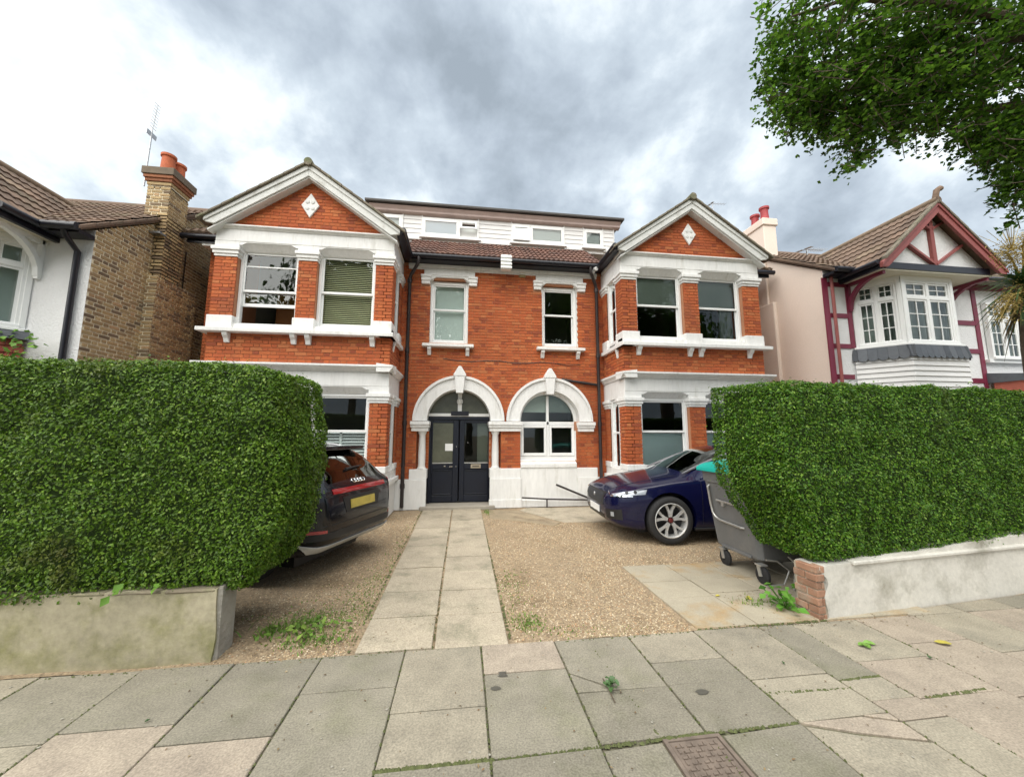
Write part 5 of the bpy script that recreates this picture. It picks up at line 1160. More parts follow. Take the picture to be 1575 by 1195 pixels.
wp = thing('weed_plant', (-2.35, -5.45, 0), 'low patch of broad pale green weeds in the soil beside the mossy wall end', 'weed')
W = np.array([(random.gauss(-2.36, .16), random.gauss(-5.46, .10), .012+abs(random.gauss(0, .018))) for _ in range(85)]); v, f = leaves(W, np.tile([0., -.1, 1.], (len(W), 1)), rng.uniform(.03, .075, len(W)), .6, .35)
mesh_np('leaf', v, f, leaf_mat('yellow_weed_leaf', [((.17, .30, .05), 3), ((.24, .36, .07), 2), ((.12, .22, .04), 1)], .3, .5), wp)['kind'] = 'stuff'
# ------------------------------------------------------------------ street tree overhanging from the right
tr = thing('street_tree', (7.4, -7.5, 0), 'leafy street tree hanging its branches into the sky on the right', 'tree')
tb = mat('tree_bark', (.11, .085, .06), .95, var=.3, vscale=10, bump=.8, bscale=30, bdist=.03)
MB().tube([(7.4, -7.5, -.05), (7.35, -7.45, 1.2), (7.2, -7.3, 3.0), (7.0, -7.1, 5.0), (6.9, -6.9, 7.5), (6.8, -6.8, 10)], [.30, .24, .21, .17, .12, .05], 14).build('trunk', tb, tr, smooth=True)
def depth_pt(px, py, t): return CAM+(CF+CR*((px-787.5)/575)-CU*((py-597.5)/575))*t
tips = []
def spray_line(pts, n, spread, z_droop=.0):
    P = [Vector(p) for p in pts]
    for _ in range(n):
        t = random.random()*(len(P)-1); i = min(int(t), len(P)-2); p = P[i].lerp(P[i+1], t-i); tips.append((p+Vector((random.gauss(0, spread), random.gauss(0, spread), random.gauss(0, spread*.8)-z_droop*random.random()))))
limbs = [  # (start on the trunk, way points in the garden air)
 [(7.0, -7.1, 5.0), (5.8, -6.4, 6.2), (4.6, -6.0, 6.9), (3.7, -5.7, 7.2), (3.1, -5.5, 7.1)],
 [(6.95, -7.0, 5.8), (5.6, -6.0, 6.6), (4.4, -5.4, 6.5), (3.7, -5.1, 6.3), (3.25, -5.0, 6.1)],
 [(7.0, -7.1, 4.6), (6.2, -6.3, 5.6), (5.3, -5.6, 5.9), (4.5, -5.2, 5.75), (4.0, -5.0, 5.5)],
 [(7.05, -7.1, 4.2), (6.6, -6.2, 5.2), (6.1, -5.5, 5.5), (5.6, -5.2, 5.4)],
 [(6.9, -6.9, 7.0), (5.8, -6.2, 8.0), (4.6, -5.8, 8.4), (3.4, -5.6, 8.3)],
 [(7.1, -7.2, 4.4), (7.0, -6.0, 5.2), (6.8, -5.2, 5.3), (6.6, -4.9, 5.0)],
 [(6.9, -6.9, 8), (6.2, -5.8, 8.6), (5.4, -5.0, 8.6)],
 [(6.95, -7, 6.5), (6.4, -5.9, 7.2), (5.7, -5.1, 7.2), (5.2, -4.7, 7.0)],
]
def in_crown(p):
    q = pix(p)
    if q is None or q[2] < 2.5: return True
    x, y = q[0], q[1]
    if x > 1640: return True
    ymax = np.interp(x, [1130, 1160, 1200, 1250, 1290, 1330, 1345, 1400, 1450, 1500, 1530, 1560, 1640], [120, 165, 195, 205, 225, 228, 210, 205, 200, 232, 258, 300, 330]); xmin = np.interp(y, [-200, 0, 60, 120, 180, 260], [1140, 1160, 1158, 1165, 1172, 1260])
    return y < ymax+random.gauss(0, 13) and x > xmin+6-random.random()**2*38
for k, L_ in enumerate(limbs):
    Lt = [L_[0]]
    for p in L_[1:]:
        if not in_crown(Vector(p)+Vector((0, 0, -.25))): break
        Lt.append(p)
    if len(Lt) > 1: MB().tube(Lt, [.09, .06, .04, .025, .012][:len(Lt)], 7).build('branch', tb, tr, smooth=True)
    spray_line(L_[1:], 230, .36)
# outline of the crown in the garden air
for px, py, t, n, sp in ((1225, 50, 5.6, 90, .30), (1205, 110, 5.5, 60, .20), (1215, 165, 5.4, 70, .19), (1260, 120, 5.2, 120, .34), (1250, 185, 5.2, 54, .18), (1300, 160, 5.0, 90, .28), (1310, 205, 5.0, 30, .12),
     (1360, 60, 5.0, 150, .42), (1380, 140, 4.8, 90, .3), (1345, 200, 4.8, 40, .14), (1318, 238, 4.8, 20, .075), (1300, 258, 4.8, 7, .035), (1370, 215, 4.7, 16, .07), (1440, 60, 4.8, 120, .4), (1440, 140, 4.7, 60, .25), (1425, 190, 4.6, 20, .10),
     (1470, 200, 4.6, 50, .18), (1520, 120, 4.6, 110, .35), (1560, 40, 4.8, 120, .4), (1530, 200, 4.5, 60, .18), (1520, 240, 4.4, 34, .10), (1560, 220, 4.4, 60, .16), (1500, 262, 4.4, 10, .05), (1545, 280, 4.4, 14, .06), (1568, 310, 4.3, 10, .045), (1560, 340, 4.3, 6, .03), (1575, 270, 4.3, 20, .08), (1430, 230, 4.6, 8, .06), (1600, 150, 4.7, 90, .4)):
    c = depth_pt(px, py, t)
    for _ in range(n): tips.append(c+Vector((random.gauss(0, sp), random.gauss(0, sp), random.gauss(0, sp*.8))))
tips = [p for p in tips if in_crown(p)]
for px, py, t in ((1312, 245, 4.8), (1300, 256, 4.8), (1322, 232, 4.8), (1545, 285, 4.4), (1558, 318, 4.4), (1568, 335, 4.4), (1570, 300, 4.4)):
    for _ in range(3): tips.append(depth_pt(px, py, t)+Vector((random.gauss(0, .03), random.gauss(0, .03), random.gauss(0, .03))))
tips_np = np.array([tuple(p) for p in tips]); per = 14
base = np.repeat(tips_np, per, 0); dirs = rng.normal(0, 1, (len(tips_np), 3)); dirs[:, 2] -= .5; dirs /= np.linalg.norm(dirs, axis=1, keepdims=True); dd = np.repeat(dirs, per, 0); tpos = np.tile(np.linspace(0, 1, per), len(tips_np))
W = base+dd*(tpos*.24)[:, None]+rng.normal(0, .035, base.shape)
v, f = leaves(W, np.tile([0., 0., 1.], (len(W), 1)), rng.uniform(.040, .078, len(W)), .80, .55, .5, fold=.25)
tag(mesh_np('crown', v, f, lime_m, tr), kind='stuff')
B = MB()
for p, d in zip(tips_np[::2], dirs[::2]): B.tube([tuple(p-d*.12), tuple(p+d*.26)], .0055, 3, caps=False)
tag(B.build('twig', tb, tr, fixn=False), kind='stuff')
# ------------------------------------------------------------------ cabbage palm before the white house
pm = thing('cabbage_palm', (8.7, -4.0, 0), 'cabbage palm with strap leaves and yellow flower plumes before the white house', 'palm tree')
MB().tube([(8.85, -4, -.05), (8.8, -4, 1.5), (8.85, -4, 3.2), (8.95, -4, 4.3)], [.14, .12, .11, .10], 10).build('trunk', tb, pm, smooth=True)
strap_m = leaf_mat('strap_leaf', [((.05, .115, .035), 4), ((.08, .16, .045), 3), ((.13, .17, .06), 1)], .2, .4); plume_m = mat('yellow_plume', (.40, .30, .09), .9, var=.3, vscale=20)
dead_m = leaf_mat('dry_strap_leaf', [((.22, .17, .09), 1), ((.16, .12, .06), 1)], .1, .7)
def straps(c, n, L_, m, name, down=.5):
    B = MB()
    for i in range(n):
        a = random.uniform(0, 6.28); el = random.uniform(-.9 if down else .1, 1.35); d = Vector((math.cos(a)*math.cos(el), math.sin(a)*math.cos(el), math.sin(el))); s__ = d.cross(Vector((0, 0, 1))).normalized(); k = len(B.v); l = L_*random.uniform(.7, 1.15)
        for j in range(5):
            t = j/4; p = Vector(c)+d*(l*t)+Vector((0, 0, -l*down*t*t)); w_ = .024*(1-t**2.5)+.002
            B.v += [tuple(p-s__*w_), tuple(p+s__*w_)]
        B.f += [(k+2*j, k+2*j+1, k+2*j+3, k+2*j+2) for j in range(4)]
    tag(B.build(name, m, pm, fixn=False), kind='stuff')
straps((8.98, -4, 4.42), 190, .72, strap_m, 'leaves'); straps((8.98, -4, 4.15), 60, .62, dead_m, 'dry_leaves', .9)
for c, tip, n in (((8.9, -4, 4.55), (8.35, -4.15, 4.95), 900), ((8.85, -4, 4.3), (8.05, -4.15, 3.72), 900), ((9.0, -4, 4.7), (8.75, -4.2, 5.2), 500)):
    c, tip = Vector(c), Vector(tip); B = MB()
    MB().tube([c, c.lerp(tip, .5)+Vector((0, 0, .12)), tip], [.02, .014, .006], 5).build('flower_stalk', plume_m, pm)
    t = rng.random(n)**.7; P = np.array([tuple(c.lerp(tip, x)+Vector((0, 0, .4*x*(1-x)))) for x in t])+rng.normal(0, .085, (n, 3)); v, f = leaves(P, rng.normal(0, 1, (n, 3)), rng.uniform(.02, .06, n), .35, .8)
    tag(mesh_np('plume', v, f, plume_m, pm), kind='stuff')
B = MB()
for i in range(26):
    a = R(random.uniform(20, 160)); B.tube([(8.62, -4.1, 5.0), (8.62+.55*math.cos(a), -4.1+random.uniform(-.2, .2), 5.0+.5*math.sin(a))], .004, 3, caps=False)
tag(B.build('bare_plume', plume_m, pm, fixn=False), kind='stuff')
# ------------------------------------------------------------------ trees over the road (the windows mirror them)
for k, (x, y, h, r_) in enumerate(((-9.5, -23, 19, 5.2), (-.5, -24, 21, 5.4), (9.0, -23.5, 20, 5.2), (19, -27, 17, 5.0), (-21, -27, 16, 5.0))):
    t = thing('street_tree', (x, y, 0), ['broad leafy tree over the road, behind the viewer to the left', 'tall leafy tree over the road, straight behind the viewer', 'rounded leafy tree over the road, behind the viewer to the right', 'leafy tree over the road beyond the rounded one, far right', 'leafy tree over the road beyond the broad one, far left'][k], 'tree', 'trees over the road')
    MB().tube([(x, y, -.1), (x, y, h*.45), (x+.2, y, h*.8)], [.3, .22, .08], 10).build('trunk', tb, t, smooth=True)
    n = 7000; q = rng.normal(0, 1, (n, 3)); q /= np.linalg.norm(q, axis=1, keepdims=True); q *= (rng.random((n, 1))**.45)*r_; lump = 1+.28*np.sin(q[:, :1]*1.7+k)*np.cos(q[:, 1:2]*1.9)
    W = q*lump*np.array([1, 1, .82])+np.array([x, y, h*.62]); W = W[W[:, 2] > 1.6]
    v, f = leaves(W, W-np.array([x, y, h*.6]), rng.uniform(.3, .6, len(W)), .75, 1.2); tag(mesh_np('crown', v, f, lime_m, t), kind='stuff')
# ------------------------------------------------------------------ cars
def crv(x, pts):
    """smooth interpolation through (x, y) points (monotone cubic)"""
    xs = [p[0] for p in pts]; ys = [p[1] for p in pts]; n = len(xs)
    if x <= xs[0]: return ys[0]
    if x >= xs[-1]: return ys[-1]
    d = [(ys[i+1]-ys[i])/(xs[i+1]-xs[i]) for i in range(n-1)]; m_ = [d[0]]+[0 if d[i-1]*d[i] <= 0 else 2*d[i-1]*d[i]/(d[i-1]+d[i]) for i in range(1, n-1)]+[d[-1]]
    i = max(k for k in range(n-1) if xs[k] <= x); h = xs[i+1]-xs[i]; t = (x-xs[i])/h
    return (2*t**3-3*t**2+1)*ys[i]+(t**3-2*t**2+t)*h*m_[i]+(-2*t**3+3*t**2)*ys[i+1]+(t**3-t**2)*h*m_[i+1]
def paint(name, c, flake=.0):
    return mat(name, c, .22, metal=.0, spec=.3, coat=.55, var=.05, vscale=2)
tyre_m = mat('tyre_rubber', (.018, .018, .019), .75, var=.2, vscale=20, bump=.2, bscale=80)
trim_m = mat('black_plastic_trim', (.012, .012, .013), .5)
alloy_m = mat('alloy_wheel', (.62, .62, .61), .35, metal=.45)
alloyd_m = mat('dark_alloy_pocket', (.03, .03, .032), .4, metal=.5)
lens_m = mat('headlamp_lens', (.36, .39, .43), .2, metal=.3, coat=.8)
redl_m = mat('red_light_lens', (.30, .006, .012), .15, coat=1)
class Car:
    def __init__(s, name, label, P0, ex, ey, L_, prof, pm, axles, wr, glassrng, sideglass, group=None):
        s.t = thing(name, (P0[0]+ex[0]*L_/2, P0[1]+ex[1]*L_/2, 0), label, 'car', group)
        s.P0, s.ex, s.ey, s.L, s.pr = Vector((*P0, 0)), Vector((*ex, 0)), Vector((*ey, 0)), L_, prof
        na, rows = 110, 30; sts = [L_*(i/na) for i in range(na+1)]
        sts = sorted(set([0, .012, .03, .055, .085]+[a for a in sts if a > .1 and a < L_-.1]+[L_-.085, L_-.055, L_-.03, L_-.012, L_]))
        V = []; sec = [s.section(a, rows) for a in sts]
        nr = len(sec[0])
        for a, sc_ in zip(sts, sec):
            ring = [(a, b, z) for b, z in sc_]+[(a, -b, z) for b, z in sc_[-2:0:-1]]
            V += ring
        m_ = 2*nr-2; fs = []; tagm = []
        for i in range(len(sts)-1):
            for j in range(m_):
                fs.append((i*m_+j, i*m_+(j+1) % m_, (i+1)*m_+(j+1) % m_, (i+1)*m_+j))
                jj = j if j < nr-1 else m_-1-j; u = (jj+.5)/(nr-1); a = (sts[i]+sts[i+1])/2
                g_ = 0
                for (a0, a1, u0) in glassrng:
                    if a0 < a < a1 and u > u0: g_ = 1
                for (a0, a1, u0, u1) in sideglass:
                    if a0 < a < a1 and u0 < u < u1: g_ = 2
                tagm.append(g_)
        fs += [tuple(range(m_-1, -1, -1)), tuple(range((len(sts)-1)*m_, len(sts)*m_))]; tagm += [0, 0]
        W = [s.w(*p) for p in V]
        me = bpy.data.meshes.new('body'); me.from_pydata([tuple(p) for p in W], [], fs); bm = bmesh.new(); bm.from_mesh(me); bmesh.ops.recalc_face_normals(bm, faces=bm.faces)
        s.bvh = BVHTree.FromBMesh(bm); bm.to_mesh(me); bm.free()
        me.polygons.foreach_set('material_index', tagm); me.materials.append(pm); me.materials.append(glassc_m); me.materials.append(glassc_m)
        o = bpy.data.objects.new('body', me); col.objects.link(o)
        # wheel arches cut out of the shell
        cut = MB()
        for ax_ in axles:
            for sd in (-1, 1):
                c = s.w(ax_, sd*1.0, wr+.005); B2 = []; n = 40; r_ = wr+.055
                k = len(cut.v)
                for q in (-.42, .2):
                    for i in range(n):
                        t = 2*math.pi*i/n; cut.v.append(tuple(s.w(ax_+r_*math.cos(t), sd*(.95+q), wr+.01+r_*math.sin(t))))
                cut.f += [tuple(range(k, k+n)), tuple(range(k+2*n-1, k+n-1, -1))]+[(k+i, k+(i+1) % n, k+n+(i+1) % n, k+n+i) for i in range(n)]
        co = cut.build('arch_cutter', trim_m)
        md = o.modifiers.new('b', 'BOOLEAN'); md.object = co; md.operation = 'DIFFERENCE'; md.solver = 'EXACT'
        dg = bpy.context.evaluated_depsgraph_get(); me2 = bpy.data.meshes.new_from_object(o.evaluated_get(dg)); bpy.data.objects.remove(o); bpy.data.objects.remove(co)
        # split the shell into painted body, screens and side windows
        bm = bmesh.new(); bm.from_mesh(me2)
        for idx, nm, m1 in ((1, 'windscreen', glassc_m), (3, 'rear_window', glassc_m), (2, 'side_window', glassc_m), (0, 'body', pm)):
            b2 = bm.copy(); mid_ = lambda f_: ((f_.calc_center_median()-s.P0).dot(s.ex) > L_*.6)
            cls = lambda f_: (3 if f_.material_index == 1 and mid_(f_) else (f_.material_index if f_.material_index < 3 else 0))
            bmesh.ops.delete(b2, geom=[f_ for f_ in b2.faces if cls(f_) != idx], context='FACES')
            if not b2.faces: b2.free(); continue
            for f_ in b2.faces: f_.material_index = 0; f_.smooth = True
            pieces = []
            b2.faces.index_update()
            if idx == 2:
                b2.faces.ensure_lookup_table(); todo = set(b2.faces); pieces = []
                while todo:
                    st = [todo.pop()]; isl = [st[0]]
                    while st:
                        f0 = st.pop()
                        for e0 in f0.edges:
                            for f1 in e0.link_faces:
                                if f1 in todo: todo.discard(f1); st.append(f1); isl.append(f1)
                    pieces.append(set(f0.index for f0 in isl))
            for ids in (pieces or [None]):
                b3 = b2.copy()
                if ids is not None:
                    if len(ids) < 4: b3.free(); continue
                    b3.faces.ensure_lookup_table(); bmesh.ops.delete(b3, geom=[f_ for f_ in b3.faces if f_.index not in ids], context='FACES')
                m3 = bpy.data.meshes.new(nm); b3.to_mesh(m3); b3.free(); m3.materials.append(m1)
                try: m3.set_sharp_from_angle(angle=R(32))
                except Exception: pass
                q = bpy.data.objects.new(nm, m3); col.objects.link(q); put(q, s.t)
            b2.free()
        bm.free()
        # dark cabin and wheel housings
        B = MB(); c0 = prof['cabin'];
        B.add([tuple(s.w(*p)) for p in ((c0[0], -.72, .55), (c0[1], -.72, .55), (c0[1], .72, .55), (c0[0], .72, .55), (c0[0], -.72, .86), (c0[1], -.72, .86), (c0[1], .72, .86), (c0[0], .72, .86))], [(0,3,2,1),(4,5,6,7),(0,1,5,4),(1,2,6,5),(2,3,7,6),(3,0,4,7)])
        for a in (c0[0]+1.0, c0[0]+1.9):
            for b in (-.38, .38):
                B.add([tuple(s.w(a+p[0], b+p[1], p[2])) for p in ((-.02,-.24,.8),(.14,-.24,.8),(.14,.24,.8),(-.02,.24,.8),(.16,-.22,1.30),(.26,-.22,1.30),(.26,.22,1.30),(.16,.22,1.30))], [(0,3,2,1),(4,5,6,7),(0,1,5,4),(1,2,6,5),(2,3,7,6),(3,0,4,7)])
        B.build('seats', mat('dark_car_seat', (.02, .02, .022), .8), s.t)
        for ax_ in axles:
            for sd in (-1, 1): s.wheel(ax_, sd, wr)
            B = MB(); B.add([tuple(s.w(ax_+p[0], p[1], p[2])) for p in ((-.42,-.6,.12),(.42,-.6,.12),(.42,.6,.12),(-.42,.6,.12),(-.42,-.6,.8),(.42,-.6,.8),(.42,.6,.8),(-.42,.6,.8))], [(4,5,6,7),(0,1,5,4),(1,2,6,5),(2,3,7,6),(3,0,4,7)]); B.build('wheel_housing', trim_m, s.t)
    def w(s, a, b, z): return s.P0+s.ex*a+s.ey*b+Vector((0, 0, z))
    def section(s, a, rows):
        p = s.pr; zb, zs, zt, w_, wt = (crv(a, p[k]) for k in ('zb', 'zs', 'zt', 'w', 'wt')); h = zt-zs
        k = max(0, min(1, (h-.10)/.16)); k = k*k*(3-2*k)
        hood = [(.84*w_, zs+.32*h), (.62*w_, zs+.68*h), (.32*w_, zs+.93*h)]; cab = [(.945*w_-.01, zs+.035), (wt+.02, zt-.085*min(1, h/.4)), (wt*.62, zt-.022)]
        top = [(hh[0]*(1-k)+cc[0]*k, hh[1]*(1-k)+cc[1]*k) for hh, cc in zip(hood, cab)]
        H = zs-zb
        C = [(0, zb), (.80*w_, zb), (.935*w_, zb+.035), (.975*w_, zb+.16*H), (.985*w_, zb+.30*H), (w_, zb+.62*H), (.988*w_, zb+.84*H), (.955*w_, zs)]+top+[(0, zt)]
        out_ = []; segs = [2, 2, 2, 2, 4, 3, 3, 2, 6, 4, 4]
        def cr(p0, p1, p2, p3, t): return tuple(.5*((2*p1[i])+(-p0[i]+p2[i])*t+(2*p0[i]-5*p1[i]+4*p2[i]-p3[i])*t*t+(-p0[i]+3*p1[i]-3*p2[i]+p3[i])*t**3) for i in (0, 1))
        for i in range(len(C)-1):
            p0 = C[i-1] if i else (-C[1][0], C[1][1]); p3 = C[i+2] if i+2 < len(C) else (-C[i][0], C[i][1])
            for q in range(segs[i]):
                t = q/segs[i]; pt = cr(p0, C[i], C[i+1], p3, t)
                if i in (0, 1, 7, 8) : pt = tuple(C[i][j]+(C[i+1][j]-C[i][j])*t for j in (0, 1)) if i != 8 or k > .5 else pt
                if i == 8 and k > .5: pt = (pt[0]+.022*math.sin(t*math.pi), pt[1])
                out_.append((max(pt[0], 0), pt[1]))
        out_.append((0, zt)); return out_
    def hit(s, p, d):
        """first point of the shell met from outside along -d; p and d in car axes"""
        P = s.w(*p); D = (s.ex*d[0]+s.ey*d[1]+Vector((0, 0, d[2]))).normalized(); r_ = s.bvh.ray_cast(P+D*2.5, -D)
        return (r_[0], r_[1]) if r_[0] is not None else (P, D)
    def patch(s, name, m_, corners, d, nu=10, nv=4, off=.006, thick=.012, parent=None, smooth=True):
        """a panel lying on the shell: four corners in car axes, projected along d"""
        c = [Vector(q) for q in corners]; vs = []; n_ = (nu+1)*(nv+1)
        for lay in (0, 1):
            for i in range(nu+1):
                for j in range(nv+1):
                    u, v_ = i/nu, j/nv; p = c[0]*(1-u)*(1-v_)+c[1]*u*(1-v_)+c[2]*u*v_+c[3]*(1-u)*v_; q, nrm = s.hit(p, d); vs.append(tuple(q+nrm*(off-lay*thick)))
        fs = []; W_ = nv+1
        for i in range(nu):
            for j in range(nv): a = i*W_+j; fs.append((a, a+W_, a+W_+1, a+1)); fs.append((n_+a, n_+a+1, n_+a+W_+1, n_+a+W_))
        rim = [i*W_ for i in range(nu+1)]+[nu*W_+j for j in range(1, W_)]+[i*W_+nv for i in range(nu-1, -1, -1)]+[j for j in range(nv-1, 0, -1)]
        for a, b in zip(rim, rim[1:]+rim[:1]): fs.append((a, b, b+n_, a+n_))
        B = MB(); B.add(vs, fs); return B.build(name, m_, parent or s.t, smooth=smooth)
    def wheel(s, ax_, sd, r_):
        cy = sd*(.945-.115); wv = bpy.data.objects.new('wheel', None)
        T = lambda x, y, z: tuple(s.w(ax_+x, cy+sd*y, r_+z))
        def ring(prof, n=48):
            B = MB(); vs = []
            for rr, y in prof:
                for k in range(n): t = 2*math.pi*k/n; vs.append(T(rr*math.cos(t), y, rr*math.sin(t)))
            fs = [(i*n+k, i*n+(k+1) % n, (i+1)*n+(k+1) % n, (i+1)*n+k) for i in range(len(prof)-1) for k in range(n)]
            return B.add(vs, fs)
        rim_r = r_*.735
        ty = ring([(rim_r-.01, -.10), (r_-.04, -.115), (r_-.008, -.10), (r_, -.07), (r_, .07), (r_-.008, .098), (r_-.035, .113), (rim_r+.03, .118), (rim_r, .108), (rim_r-.015, .09)]).build('wheel', tyre_m, s.t, smooth=True)
        ring([(rim_r, .112), (rim_r-.012, .116), (rim_r-.022, .10), (rim_r-.03, .02), (rim_r-.03, -.09)]).build('rim', alloy_m, ty, smooth=True)
        ring([(rim_r-.03, -.02), (.0, -.02)]).build('brake_disc', alloyd_m, ty)
        B = MB()
        for k in range(5):
            t = R(90+72*k)
            for q in (-1, 1):
                pts = []
                for rr, da, y, wd_ in ((.05, .0, .085, .026), (.11, .10*q, .088, .022), (rim_r*.62, .20*q, .085, .018), (rim_r-.018, .30*q, .098, .022)):
                    pts.append((rr, t+da, y, wd_))
                k0 = len(B.v)
                for rr, an, y, wd_ in pts:
                    ur, ut = (math.cos(an), math.sin(an)), (-math.sin(an), math.cos(an))
                    for e_, yy in ((-1, y), (1, y), (1, y-.03), (-1, y-.03)): B.v.append(T(rr*ur[0]+ut[0]*wd_*e_, yy, rr*ur[1]+ut[1]*wd_*e_))
                for i in range(3):
                    for j in range(4): a = k0+i*4+j; b = k0+i*4+(j+1) % 4; B.f.append((a, b, b+4, a+4))
        B.build('spokes', alloy_m, ty, fixn=True)
        ring([(.038, .06), (.036, .094), (.02, .098), (.0, .099)], 20).build('hub_cap', mat('red_hub_badge', (.16, .03, .03), .35, metal=.3), ty, smooth=True)
        for dx in (-1,):
            pass
# --- navy electric crossover on the right, nose towards the path
th = R(3.0); exJ = (math.cos(th), -math.sin(th)); eyJ = (-math.sin(th), -math.cos(th))
profJ = dict(zb=[(0, .40), (.05, .30), (.25, .22), (.5, .19), (4.2, .20), (4.5, .30), (4.68, .42)],
  zs=[(0, .66), (.03, .70), (.12, .755), (.35, .83), (.7, .905), (1.1, .965), (1.5, 1.0), (2.6, 1.03), (3.8, 1.08), (4.4, 1.07), (4.62, 1.02), (4.68, .9)],
  zt=[(0, .70), (.03, .765), (.12, .845), (.35, .925), (.7, .995), (1.05, 1.05), (1.28, 1.09), (1.5, 1.195), (1.9, 1.385), (2.2, 1.49), (2.6, 1.555), (3.2, 1.55), (3.7, 1.47), (4.1, 1.30), (4.4, 1.12), (4.62, 1.05), (4.68, .93)],
  w=[(0, .54), (.03, .62), (.1, .735), (.22, .82), (.45, .89), (.8, .935), (1.3, .95), (3.6, .95), (4.2, .90), (4.55, .80), (4.68, .70)],
  wt=[(0, .5), (1.3, .66), (1.6, .64), (2.2, .60), (3.2, .58), (4.0, .52), (4.68, .5)], cabin=(1.35, 3.9))
NJ = (1.40, -2.42)
jag = Car('parked_car', 'glossy navy blue electric car parked nose to the path before the right bay', NJ, exJ, eyJ, 4.68, profJ, paint('navy_car_paint', (.003, .004, .030)), (.95, 3.94), .372, [(1.36, 2.16, .73), (3.75, 4.36, .73)], [(1.62, 2.62, .595, .78), (2.68, 3.72, .595, .78)])
jag.patch('grille', trim_m, [(0, -.50, .765), (0, .50, .765), (0, .44, .545), (0, -.44, .545)], (-1, 0, .05), 16, 5, .008)
jag.patch('grille_surround', chrome_m, [(.1, .50, .785), (.1, .515, .77), (.1, .60, .735), (.1, .585, .75)], (-.8, .6, 0), 4, 2, .012)
jag.patch('grille_mesh', mat('grey_grille_mesh', (.03, .034, .045), .5, metal=.4, bump=.8, bscale=160), [(0, -.44, .74), (0, .44, .74), (0, .38, .575), (0, -.38, .575)], (-1, 0, .05), 14, 4, .012)
for sd in (1, -1):
    hl_ = jag.patch('headlight', lens_m, [(.12, sd*.60, .745), (.62, sd*.86, .845), (.55, sd*.90, .775), (.18, sd*.70, .715)], (-.72, sd*.70, .12), 24, 7, .007)
    for k, (u, v_) in enumerate(((.36, .80), (.48, .83))):
        q, nrm = jag.hit((u, sd*(.735+.05*k), .78+.012*k), (-.72, sd*.70, .12)); B = MB(); B.lathe([(.001, .012), (.026, .010), (.032, -.005)], (0, 0, 0), 'z', 14); Mq = nrm.to_track_quat('Z', 'Y').to_matrix(); B.v = [tuple(Mq @ Vector(p)+q) for p in B.v]; B.build('lamp_lens', alloyd_m, hl_, smooth=True)
    jag.patch('running_light', chrome_m, [(.12, sd*.60, .728), (.40, sd*.82, .745), (.40, sd*.82, .725), (.12, sd*.60, .708)], (-.72, sd*.7, .1), 8, 2, .012, parent=hl_)
    jag.patch('fog_lamp_trim', lens_m, [(.1, sd*.64, .475), (.1, sd*.71, .475), (.1, sd*.71, .405), (.1, sd*.64, .405)], (-.85, sd*.5, 0), 3, 3, .010)
    jag.patch('air_intake', trim_m, [(.1, sd*.50, .50), (.2, sd*.80, .53), (.2, sd*.80, .36), (.1, sd*.50, .36)], (-.85, sd*.5, 0), 8, 4, .004)
jag.patch('number_plate', paper_m, [(0, -.26, .505), (0, .26, .505), (0, .26, .40), (0, -.26, .40)], (-1, 0, 0), 6, 2, .02)
jag.patch('lower_grille', trim_m, [(0, -.46, .40), (0, .46, .40), (0, .42, .325), (0, -.42, .325)], (-1, 0, -.1), 8, 2, .006)
q, nrm = jag.hit((0, 0, .672), (-1, 0, .05)); B = MB(); B.lathe([(.001, .014), (.030, .012), (.034, .006), (.036, 0)], (0, 0, 0), 'z', 18); Mq = nrm.to_track_quat('Z', 'Y').to_matrix(); B.v = [tuple(Mq @ Vector(p)+q+nrm*.01) for p in B.v]; B.build('badge', alu_m, jag.t, smooth=True)
def along(C_, pts, d, r_, name, m_):
    P = []
    for p in pts: q, nrm = C_.hit(p, d); P.append(q+nrm*.004)
    return MB().tube(P, r_, 6).build(name, m_, C_.t, smooth=True)
for sd in (1, -1):
    pts = [(a, sd*(crv(a, profJ['wt'])+.03), 1.2) for a in (1.40, 1.55, 1.7, 1.85, 2.0, 2.15)]
    P = [jag.w(a, sd*(crv(a, profJ['wt'])+.022), crv(a, profJ['zt'])-.085*min(1, (crv(a, profJ['zt'])-crv(a, profJ['zs']))/.4)+.01) for a in (1.30, 1.45, 1.6, 1.8, 2.0, 2.2, 2.6, 3.1, 3.6, 3.9)]
    P = [p-jag.ey*(sd*.0) for p in P]; MB().tube(P, [.012, .02, .024, .026, .026, .024, .018, .018, .018, .014], 8).build('roof_pillar', mat('silver_grey_trim', (.28, .28, .30), .3, metal=.7), jag.t, smooth=True)
    along(jag, [(a, sd*.3, crv(a, profJ['zs'])+.012) for a in np.linspace(1.55, 3.7, 9)], (0, sd, 0), .011, 'window_trim', chrome_m)
    along(jag, [(a, sd*1.0, .23) for a in np.linspace(1.35, 3.5, 8)], (0, sd, 0), .03, 'sill_trim', trim_m)
    B = MB(); B.lathe([(.001, -.11), (.06, -.08), (.075, 0), (.06, .08), (.001, .11)], (0, 0, 0), 'z', 12); c = jag.w(1.78, sd*1.0, 1.09); B.v = [tuple(c+jag.ex*(p[0]*.7)+jag.ey*(p[2]*.9)+Vector((0, 0, p[1]))) for p in B.v]; B.build('wing_mirror', jag.t.children[0].data.materials[0] if False else MATS['navy_car_paint'], jag.t, smooth=True)
    for pts in ([(a, sd*.62*crv(a, profJ['w'])/.95, 1.2) for a in np.linspace(.12, 1.2, 10)],): along(jag, pts, (0, 0, 1), .0035, 'bonnet_seam', trim_m)
    along(jag, [(1.48, sd*1, z) for z in np.linspace(.3, .97, 8)], (0, sd, 0), .003, 'door_seam', trim_m)
sw_ = MB(); c = jag.w(1.86, .36, 1.06)
